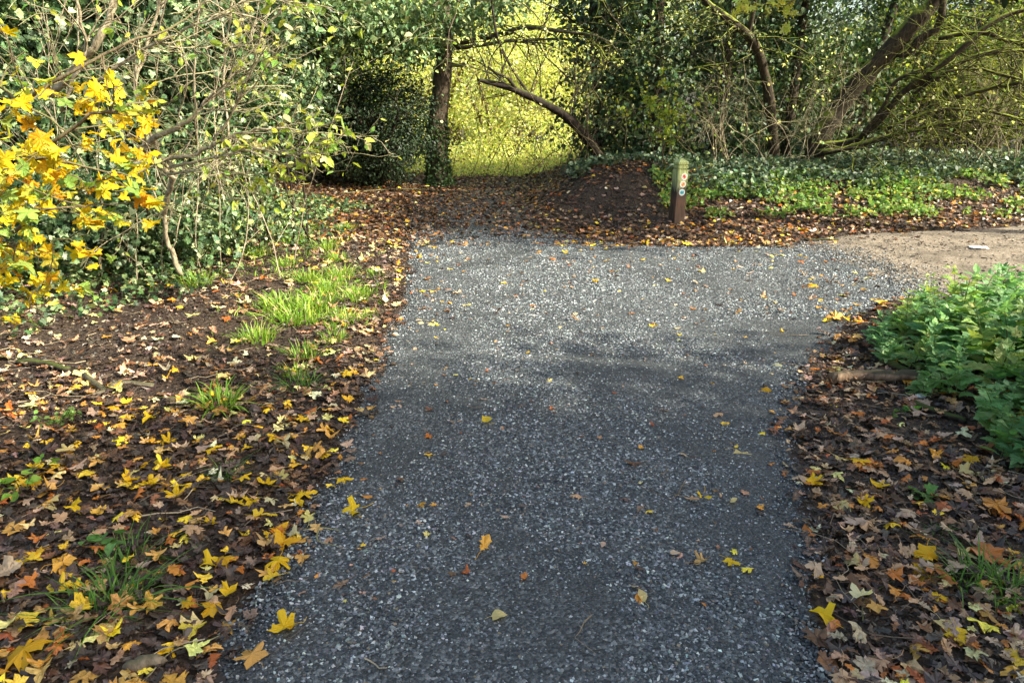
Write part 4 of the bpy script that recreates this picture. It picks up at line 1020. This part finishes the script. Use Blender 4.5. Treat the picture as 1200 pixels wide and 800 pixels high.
# curved mossy branch above the post
def curved():
    r = np.random.RandomState(120); b = np.array(place(905, 12.2)); b[2] -= .05
    T = smooth_line([b, atY(902,120,12.0), atY(893,75,11.8), atY(880,45,11.6), atY(850,20,11.4), atY(825,0,11.3), atY(800,-40,11.2)], 6)
    br = [(T, knobbly(np.linspace(.085, .04, len(T)), r, .1), 0)]
    s = smooth_line([atY(876,40,11.6), atY(882,18,11.5), atY(888,-20,11.4)], 5); br.append((s, np.linspace(.04, .025, len(s)), 1))
    for k in range(12): grow(br, T[r.randint(16, len(T))], (r.randn(), -.5, .2*r.randn()), 1.2, .012, 1, [0,(7,.2,-.02,5,.7,.55),(5,.28,0,3,.7,.5),(3,.3,0,0,.7,.5)], r)
    P, D = tips(br, 2, .12, r); n = len(P); L = [(T_HEX, P, rdir(n, r, .5), rdir(n, r), .05*(.7+.6*r.rand(n)), palette(YG[:3]+DG[2:], [1,1,1,2,2], n, r), M_GREEN)]
    build_tree('crooked_tree', 'thin crooked mossy tree curving up above the post', 'tree', b, br, L, M_MOSSY)
curved()

# --- big leaning trunk with mossy limbs sweeping right
def leaning():
    r = np.random.RandomState(121); Y = 12.0; b = np.array(place(945, Y)); b[2] -= .1
    T = smooth_line([b, atY(960,165,Y), atY(982,128,Y), atY(1010,92,Y-.1), atY(1040,62,Y-.2), atY(1068,30,Y-.3), atY(1095,2,Y-.4), atY(1130,-50,Y-.5), atY(1170,-120,Y-.6)], 6)
    br = [(T, knobbly(np.linspace(.165, .10, len(T)), r, .06), 0)]
    def limb(pts, r0, r1, lvl=1):
        q = smooth_line([atY(a, c, yy) for a, c, yy in pts], 5); q += .006*r.randn(*q.shape); br.append((q, knobbly(.8*np.linspace(r0, r1, len(q)), r, .12), lvl)); return q
    ls_ = []
    ls_.append(limb([(1040,62,11.8),(1062,62,11.7),(1080,45,11.6),(1100,30,11.5),(1105,0,11.4),(1110,-40,11.4)], .09, .05))
    ls_.append(limb([(958,172,11.9),(1000,166,11.7),(1030,140,11.5),(1062,105,11.3),(1095,82,11.1),(1130,55,11.0),(1165,25,10.9),(1205,10,10.8),(1260,-10,10.7)], .085, .035))
    ls_.append(limb([(1062,105,11.3),(1100,90,11.1),(1130,72,11.0),(1160,62,10.9),(1205,60,10.8),(1260,66,10.7)], .05, .028))
    ls_.append(limb([(955,180,11.8),(1000,172,11.5),(1050,158,11.3),(1090,148,11.1),(1140,142,11.0)], .065, .025))
    ls_.append(limb([(1010,160,11.6),(1035,125,11.4),(1050,95,11.3),(1080,82,11.2)], .045, .03))
    ls_.append(limb([(1070,110,11.2),(1110,85,11),(1150,82,10.9),(1205,96,10.7),(1250,110,10.6)], .03, .02))
    ls_.append(limb([(1120,114,11.0),(1160,104,10.9),(1205,95,10.7),(1260,80,10.6)], .04, .028))
    ls_.append(limb([(1100,45,11.2),(1150,38,11.0),(1180,48,10.9),(1210,52,10.8),(1260,60,10.7)], .045, .03))
    ls_.append(limb([(1040,150,11.3),(1095,130,11.1),(1150,130,11.0),(1205,142,10.8)], .035, .02))
    for q in ls_:
        for k in range(11):
            i = r.randint(4, len(q)); grow(br, q[i], (.4+.5*r.randn(), -.3+.4*r.randn(), .35*r.randn()), 1.5*r.uniform(.4, 1.1), .009, 2, [0,0,(8,.22,-.01,5,.75,.55),(5,.3,0,2,.7,.5),(3,.3,0,0,.7,.5)], r)
    P, D = tips(br, 3, 1.6, r); P = P[r.rand(len(P)) < .04]; n = len(P); L = [(T_HEX, P, rdir(n, r, .5), rdir(n, r), .05*(.7+.6*r.rand(n)), palette(YG[:3], [1,1,1], n, r), M_GREEN)]
    build_tree('leaning_trunk_tree', 'thick dark leaning trunk with mossy limbs sweeping to the right border', 'tree', b, br, L, M_MOSSY)
    # a dark-barked main stem reads through: ivy hugging its left flank
leaning()

# hanging bare twig tangles (old man's beard / bramble) in front of the ivy
def tangle(name, px, Y, n, spread, hgt, seed, label, m=M_TWIG, r0=.006, lean=0, leaves=40):
    r = np.random.RandomState(seed); b = np.array(place(px, Y)); br = []
    for k in range(n):
        s = b+np.array([r.uniform(-spread*.5, spread*.5), r.uniform(-.2, .2), 0]); s[2] = H1(s[0], s[1])-.02
        grow(br, s, (r.uniform(-.6, .6)+lean, r.uniform(-.3, .1), 1.), hgt*r.uniform(.5, 1.1), r0*r.uniform(.7, 1.3), 0, [(12,.16,-.03,5,.8,.45),(7,.28,-.05,3,.8,.45),(4,.3,-.05,0,.7,.4)], r)
    P, D = tips(br, 1, .25, r); k = r.permutation(len(P))[:leaves]; P = P[k]; n = len(P)
    L = [(T_HEXW, P, rdir(n, r, .5), rdir(n, r), .05*(.7+.6*r.rand(n)), palette(YG[:3]+[(.2,.3,.1)], [1,1,1,1], n, r), M_GREEN)]
    return build_tree(name, label, 'shrub', b, br, L, m, None, 'stems', 'foliage', (5,4,3,3,3), .0016)
tangle('bare_twig_shrub', 905, 11.7, 20, 2.0, 2.2, 131, 'tangle of bare pale twigs in front of the ivy right of the post', M_TWIG, .008)
tangle('bare_twig_shrub', 850, 11.9, 10, 1.2, 2.3, 132, 'thin bare twigs rising right behind the post', M_TWIGD, .007)
tangle('bare_twig_shrub', 1090, 11.9, 22, 2.4, 1.9, 133, 'brown bare twigs under the mossy limbs', M_TWIGD, .007, .3)
tangle('bare_twig_shrub', 1175, 11.6, 16, 1.6, 2.4, 134, 'pale upright twigs at the right border', M_TWIG, .007, .1)
tangle('bare_twig_shrub', 690, 12.2, 12, 1.2, 2.6, 135, 'dark thin stems on top of the mound', M_TWIGD, .006, -.2)
tangle('bare_twig_shrub', 560, 15.2, 9, 2.2, 2.6, 136, 'thin stems crossing the sunlit clearing', M_TWIGD, .008, .2, 120)

# --- sapling with yellow green leaves behind the post
def sapling():
    r = np.random.RandomState(141); b = np.array(place(772, 11.1)); br = []
    for (dx, dz) in ((-.45, 1), (0.05, 1), (-.2, 1.1), (.35, .8)): grow(br, b, (dx, -.1, dz), 1.15, .009, 0, [(9,.10,.01,7,.8,.4),(5,.2,.0,2,.7,.5),(3,.25,0,0,.6,.5)], r)
    P, D = tips(br, 1, .045, r, .02); n = len(P)
    L = [(T_HEXW, P, rdir(n, r, .8), rdir(n, r, -.1), .06*(.6+.7*r.rand(n)), palette([(.35,.42,.06),(.5,.5,.08),(.22,.34,.06)], [3,2,2], n, r), M_YELL)]
    build_tree('sapling', 'small sapling with yellow green leaves left of and behind the post', 'sapling', b, br, L, M_TWIGD, None, 'stems', 'foliage', (5,4,3,3), .002)
sapling()

# --- yellow leaf spray at the top of the picture, from a branch overhead
def yellow_spray():
    r = np.random.RandomState(142); b = np.array([8.9, 11.2, H1(8.9, 11.2)-.1])
    T = smooth_line([b, b+np.array([.1,-.2,2.2]), b+np.array([-.9,-.5,3.6]), atY(1080,-90,10), atY(1000,-60,9.6), atY(950,-20,9.2), atY(930,0,9.0), atY(918,8,8.9)], 6)
    br = [(T, np.linspace(.06, .006, len(T)), 0)]
    for i in (31, 33, 35, 37, 39, 41): grow(br, T[min(i, len(T)-1)], (-.4+.4*r.randn(), .4*r.randn(), .2*r.randn()), .5, .005, 1, [0,(6,.2,-.03,4,.7,.5),(4,.2,-.03,0,.6,.5)], r)
    P, D = tips(br, 1, .045, r, .02); n = len(P)
    L = [(T_FIELD, P, rdir(n, r, .8), rdir(n, r, -.5), .085*(.7+.5*r.rand(n)), palette([(.78,.72,.12),(.7,.72,.25),(.6,.62,.12)], [2,2,1], n, r), M_YELL)]
    build_tree('overhanging_maple', 'bright yellow leaf spray hanging into the top edge above the ivy', 'tree', b, br, L, M_TWIGD, None, 'trunk', 'crown', (7,5,4,3), .0015)
yellow_spray()

# --- yellow maple branches at the left border, near the camera
def yellow_maple():
    r = np.random.RandomState(151); b = np.array([-3.6, 3.3, H1(-3.6, 3.3)-.1]); br = []
    T = smooth_line([b, b+np.array([.05,.1,.8]), b+np.array([-.1,.1,1.8]), b+np.array([.0,.2,3.0])], 7); br.append((T, np.linspace(.07, .04, len(T)), 0))
    limbs = [([(-120,330,3.4),(-20,290,3.3),(45,252,3.2),(90,225,3.1)], .016), ([(-120,250,3.3),(0,205,3.2),(60,165,3.1),(130,128,3.1),(185,118,3.2)], .013), ([(-130,150,3.6),(0,130,3.5),(70,92,3.5),(150,50,3.6),(220,20,3.8),(260,-20,3.9)], .011),
             ([(-120,290,2.9),(-20,262,2.9),(60,245,2.9),(120,240,3.0)], .009), ([(-120,180,3.0),(0,180,2.9),(70,190,2.9),(150,205,3.0)], .010), ([(-130,340,3.0),(-40,300,3.0),(20,285,3.0),(80,280,3.0)], .008), ([(-130,60,3.3),(0,105,3.2),(40,130,3.2),(95,165,3.2)], .010), ([(-100,385,3.3),(-30,370,3.3),(20,345,3.3)], .007)]
    qs = []
    for pts, rr in limbs:
        first = b+np.array([.0,.1,1.0+.3*r.rand()]); q = smooth_line([first]+[atY(*p) for p in pts], 6); q[6:] += .006*r.randn(len(q)-6, 3); br.append((q, np.linspace(rr*1.1, rr*.3, len(q)), 1)); qs.append(q)
    for q in qs:
        for i in range(8, len(q), 2): grow(br, q[i], (.5*r.randn()+.3, .5*r.randn(), .35*r.randn()), .30*r.uniform(.5, 1.2), .0035, 2, [0,0,(5,.18,-.02,2,.7,.6),(3,.2,-.03,0,.6,.5)], r)
    P, D = tips(br, 2, .045, r, .015); P2, _ = P, D
    # keep the leaves where the photo shows the mass: left of px 190 and between 90 and 330
    dep = P[:, 1]*math.cos(PITCH)+(CAMZ-P[:, 2])*math.sin(PITCH); px = 600+FPX*P[:, 0]/dep; py = 400+FPX*((CAMZ-P[:, 2])*math.cos(PITCH)-P[:, 1]*math.sin(PITCH))/dep
    keep = (px < 182) & (r.rand(len(P)) < np.where(py < 95, .12, np.where(py > 335, .35, .80))); P = P[keep]; n = len(P)
    Dn = rdir(n, r, -.35, np.array([[.3,-.5,0.]]), .8)
    L = [(T_MAPLE, P, rdir(n, r, 1.0, np.array([[.3,-.5,0.]]), .9), Dn, .060*(.6+.7*r.rand(n)), palette([(.64,.43,.02),(.68,.50,.03),(.50,.48,.06),(.26,.38,.08),(.62,.30,.015)], [4,4,3.4,2.6,.9], n, r, .12), M_YELL)]
    build_tree('yellow_maple', 'yellow leaved maple branches reaching in from the left border', 'tree', b, br, L, M_TWIGD, None, 'trunk', 'crown', (9,7,5,4,3), .0015)
yellow_maple()

# --- bare twiggy shrub of the left thicket
def left_shrub():
    r = np.random.RandomState(161); Y = 6.0; b = np.array(place(200, Y)); b[2] -= .05; br = []
    def limb(pts, r0, r1, n=5, twL=.9, up=0.):
        q = smooth_line([atY(*p) for p in pts], 6); q += .006*r.randn(*q.shape); br.append((q, knobbly(np.linspace(r0, r1, len(q)), r, .1), 0))
        for k in range(n):
            i = r.randint(3, len(q)); d = nrm(q[min(i+1, len(q)-1)]-q[i-1]); grow(br, q[i], d+.55*r.randn(3)+np.array([.3,-.1,up]), twL*r.uniform(.4, 1.2), .006, 1, [0,(8,.13,-.01,5,.55,.5),(5,.2,-.01,2,.5,.5),(3,.2,0,0,.5,.5)], r)
    limb([(212,322,6.0),(196,280,5.9),(192,240,5.8),(205,205,5.7),(190,190,5.6)], .022, .012, 5)
    limb([(192,250,5.8),(200,208,5.6),(182,190,5.5),(230,180,5.4),(275,158,5.3),(330,150,5.2),(370,160,5.1)], .024, .004, 16, .42, .05)
    limb([(150,190,5.6),(185,160,5.4),(220,142,5.3),(240,120,5.3),(252,108,5.3)], .026, .008, 10, .9, .1)
    limb([(200,195,5.5),(250,185,5.3),(300,175,5.2),(340,180,5.1),(365,168,5.0)], .012, .002, 16, .33, 0.)
    limb([(190,205,5.6),(240,200,5.3),(290,205,5.2),(320,200,5.1)], .010, .002, 12, .3, -.02)
    limb([(60,110,5.4),(85,85,5.3),(110,55,5.2),(130,15,5.2),(150,-40,5.2)], .03, .02, 8, 1.0, .2)
    limb([(70,130,5.2),(100,60,5.1),(92,10,5.0),(85,-40,5.0)], .012, .008, 6, .8, .2)
    limb([(100,110,5.0),(160,62,4.9),(230,30,4.8),(290,0,4.8)], .012, .003, 12, .5, .05)
    limb([(230,170,5.6),(228,100,5.5),(232,20,5.4),(228,-50,5.4)], .008, .006, 5, .7, .1)
    limb([(270,170,5.7),(262,90,5.7),(275,-20,5.6)], .008, .006, 5, .7, .1)
    limb([(190,190,5.5),(160,110,5.4),(180,30,5.4),(200,-40,5.4)], .014, .008, 8, .8, .1)
    limb([(250,165,5.3),(285,110,5.2),(300,60,5.2),(320,0,5.2)], .008, .003, 8, .45, .1)
    for k in range(26):
        x0 = b[0]+r.uniform(-1.6, .9); y0 = b[1]+r.uniform(-.1, 1.2); grow(br, (x0, y0, H1(x0, y0)), (r.uniform(-.3,.5), r.uniform(-.4,.1), 1), r.uniform(.6, 2.4), .006, 1, [0,(9,.10,-.02,5,.6,.45),(5,.2,-.02,2,.6,.45),(3,.2,0,0,.6,.5)], r)
    P, D = tips(br, 2, .26, r, .015); n = len(P); dep = P[:, 1]*math.cos(PITCH)+(CAMZ-P[:, 2])*math.sin(PITCH); px = 600+FPX*P[:, 0]/dep
    k = r.rand(n) < .12+.5*sstep(250, 370, px)+.3*sstep(180, 60, px); P = P[k]; n = len(P)
    L = [(T_OVAL, P, rdir(n, r, .8), rdir(n, r, -.5), .07*(.6+.6*r.rand(n)), palette([(.40,.48,.07),(.55,.55,.10),(.25,.38,.08),(.65,.6,.3)], [3,2,2,1], n, r), M_YELL)]
    build_tree('bare_twiggy_shrub', 'twiggy half bare shrub with few yellow green leaves in the left thicket', 'shrub', b, br, L, M_TWIG, None, 'stems', 'foliage', (8,5,4,3,3), .0016)
left_shrub()
# ivy and evergreen mass filling the left thicket at mid depth
def left_ivy(name, label, spots, n, cols, wts, size, seed, m, tpl, base):
    r = np.random.RandomState(seed); b = np.array(place(*base)); br = []
    Ps = []
    for (px, py, Y, sx, sz) in spots:
        c = atY(px, py, Y); s = np.array([c[0]+.1*r.randn(), Y+.25, H1(c[0], Y)-.05])
        q = smooth_line([s, (s+c)/2+.1*r.randn(3), c], 6); br.append((q, np.linspace(.015, .007, len(q)), 0))
        for k in range(5): grow(br, q[r.randint(5, len(q))], (r.randn(), r.randn(), .5), .7, .007, 1, [0,(6,.2,0,3,.7,.5),(4,.25,0,0,.6,.5)], r)
        for q_ in range(9):
            cc = c+np.array([sx*.6, .25, sz*.6])*r.randn(3); Ps.append(cc+np.array([.13,.13,.11])*r.randn(n//9, 3))
    P = np.concatenate(Ps); P = P[P[:, 2] > H(P[:, 0], P[:, 1])+.03]; n = len(P)
    L = [(tpl, P, rdir(n, r, .5, np.array([[.5,-.5,0.]]), .5), rdir(n, r, -.6), size*(.55+.8*r.rand(n)), palette(cols, wts, n, r, .2), m)]
    return build_tree(name, label, 'shrub', b, br, L, M_DARKBARK, None, 'stems', 'foliage', (6,4,3,3), .002)
LV = [(.04,.075,.03),(.10,.16,.06),(.23,.30,.14),(.44,.49,.30)]
left_ivy('ivy_bush', 'sunlit ivy bush low in the left thicket behind the yellow leaves', [(60,210,6.3,.5,.4),(120,240,6.2,.5,.35),(30,120,6.5,.5,.4),(160,200,6.4,.4,.4),(20,290,5.4,.5,.3),(190,265,6.3,.4,.3),(100,290,6.3,.4,.2)], 1300, LV, [5,3,1.8,1.0], .05, 171, M_GLOSS, T_IVY, (90, 6.4))
left_ivy('privet_bush', 'small leaved green bush right of the bare shrub', [(250,225,6.9,.4,.3),(300,215,7.4,.4,.3),(230,150,7.2,.5,.4),(320,130,7.6,.35,.35),(345,115,7.8,.25,.3),(290,70,7.6,.5,.4),(270,260,6.9,.35,.15)], 750, LV+[(.45,.5,.14)], [5,3,2,1,1], .055, 172, M_GLOSS, T_HEX, (270, 7.2))
left_ivy('ivy_wrapped_stump', 'ivy mass high in the left thicket behind the bare twigs', [(100,60,7.3,.6,.4),(180,100,7.3,.6,.4),(150,20,7.5,.7,.4),(230,40,7.6,.6,.4),(40,30,7.2,.6,.4),(310,15,8.0,.5,.4),(200,200,7.2,.5,.3)], 950, LV, [5,3,1.6,.8], .07, 173, M_GLOSS, T_IVY, (150, 7.5))

# --- unseen trees added at the right and behind to shade the path
def shade_tree(name, loc, crown, radii, n, seed, label):
    r = np.random.RandomState(seed); b = np.array([loc[0], loc[1], H1(*loc)-.1]); br = []
    T = smooth_line([b, (b+np.array(crown))/2+.1*r.randn(3), np.array(crown)], 7); br.append((T, np.linspace(.14, .07, len(T)), 0))
    for k in range(14): grow(br, T[r.randint(7, len(T))], (r.randn(), r.randn(), .2*r.randn()), max(radii)*.8, .035, 1, [0,(6,.15,0,5,.7,.5),(5,.2,0,0,.7,.5)], r)
    P, O = blob_leaves(r, n, crown, radii, 150, .42, shell=.1); P = P[P[:, 2] > .05]; n = len(P)
    L = [(T_HEX, P, rdir(n, r, .6), rdir(n, r, -.3), .14*(.6+.7*r.rand(n)), palette(DG, [3,4,3,1], n, r), M_GREEN)]
    return build_tree(name, label, 'tree', b, br, L, M_BARK)
shade_tree('near_path_shade_tree', (6.4, -.6), (6.0, -.3, 3.3), (1.9, 2.8, 2.9), 26000, 181, 'unseen leafy tree added right of the photographer to shade the near path')  # added out of view, crown sized to shade the near path
shade_tree('rear_shade_tree', (5.6, -5.0), (5.4, -4.4, 3.2), (2.2, 2.6, 2.8), 18000, 182, 'unseen leafy tree added behind the photographer at the right to shade the foreground')  # added out of view behind the camera for the foreground shade
shade_tree('far_path_shade_tree', (7.6, 8.6), (5.5, 8.0, 4.3), (1.1, 1.9, 1.3), 9000, 183, 'unseen tree added beyond the right border to shade the far path')  # added out of view, crown placed to shade the path past the sunlit band

# ------------------------------------------------------------------ light
AZ = np.array([.925, -.38]); EL = R(36)
w = bpy.data.worlds.new('World'); S.world = w; w.use_nodes = True; nt = w.node_tree; bg = nt.nodes['Background']
sky = nt.nodes.new('ShaderNodeTexSky'); sky.sky_type = 'NISHITA'; sky.sun_disc = False; sky.sun_elevation = EL; sky.dust_density = 3.5; sky.ozone_density = .6; sky.sun_rotation = math.atan2(AZ[0], AZ[1])
nt.links.new(sky.outputs[0], bg.inputs[0]); bg.inputs[1].default_value = .15
sd = bpy.data.lights.new('sun', 'SUN'); sd.energy = 4.8; sd.angle = R(1.0); sd.color = (1, .95, .86)
so = bpy.data.objects.new('sun', sd); C.objects.link(so)
sv = Vector((AZ[0]*math.cos(EL), AZ[1]*math.cos(EL), math.sin(EL))); so.rotation_euler = sv.to_track_quat('Z', 'Y').to_euler()
so.location = (8, -4, 8)
S.view_settings.view_transform = 'Standard'; S.view_settings.look = 'None'; S.view_settings.gamma = 1; S.view_settings.use_curve_mapping = False
S.view_settings.exposure = 1.45
S.view_settings.use_white_balance = True; S.view_settings.white_balance_temperature = 6950; S.view_settings.white_balance_tint = 0
S.render.engine = 'CYCLES'
S.cycles.max_bounces = 6; S.cycles.diffuse_bounces = 4; S.cycles.glossy_bounces = 2; S.cycles.transmission_bounces = 3; S.cycles.transparent_max_bounces = 4
S.cycles.caustics_reflective = False; S.cycles.caustics_refractive = False
S.cycles.use_adaptive_sampling = True; S.cycles.adaptive_threshold = .02
S.cycles.use_denoising = True
S.render.use_persistent_data = False
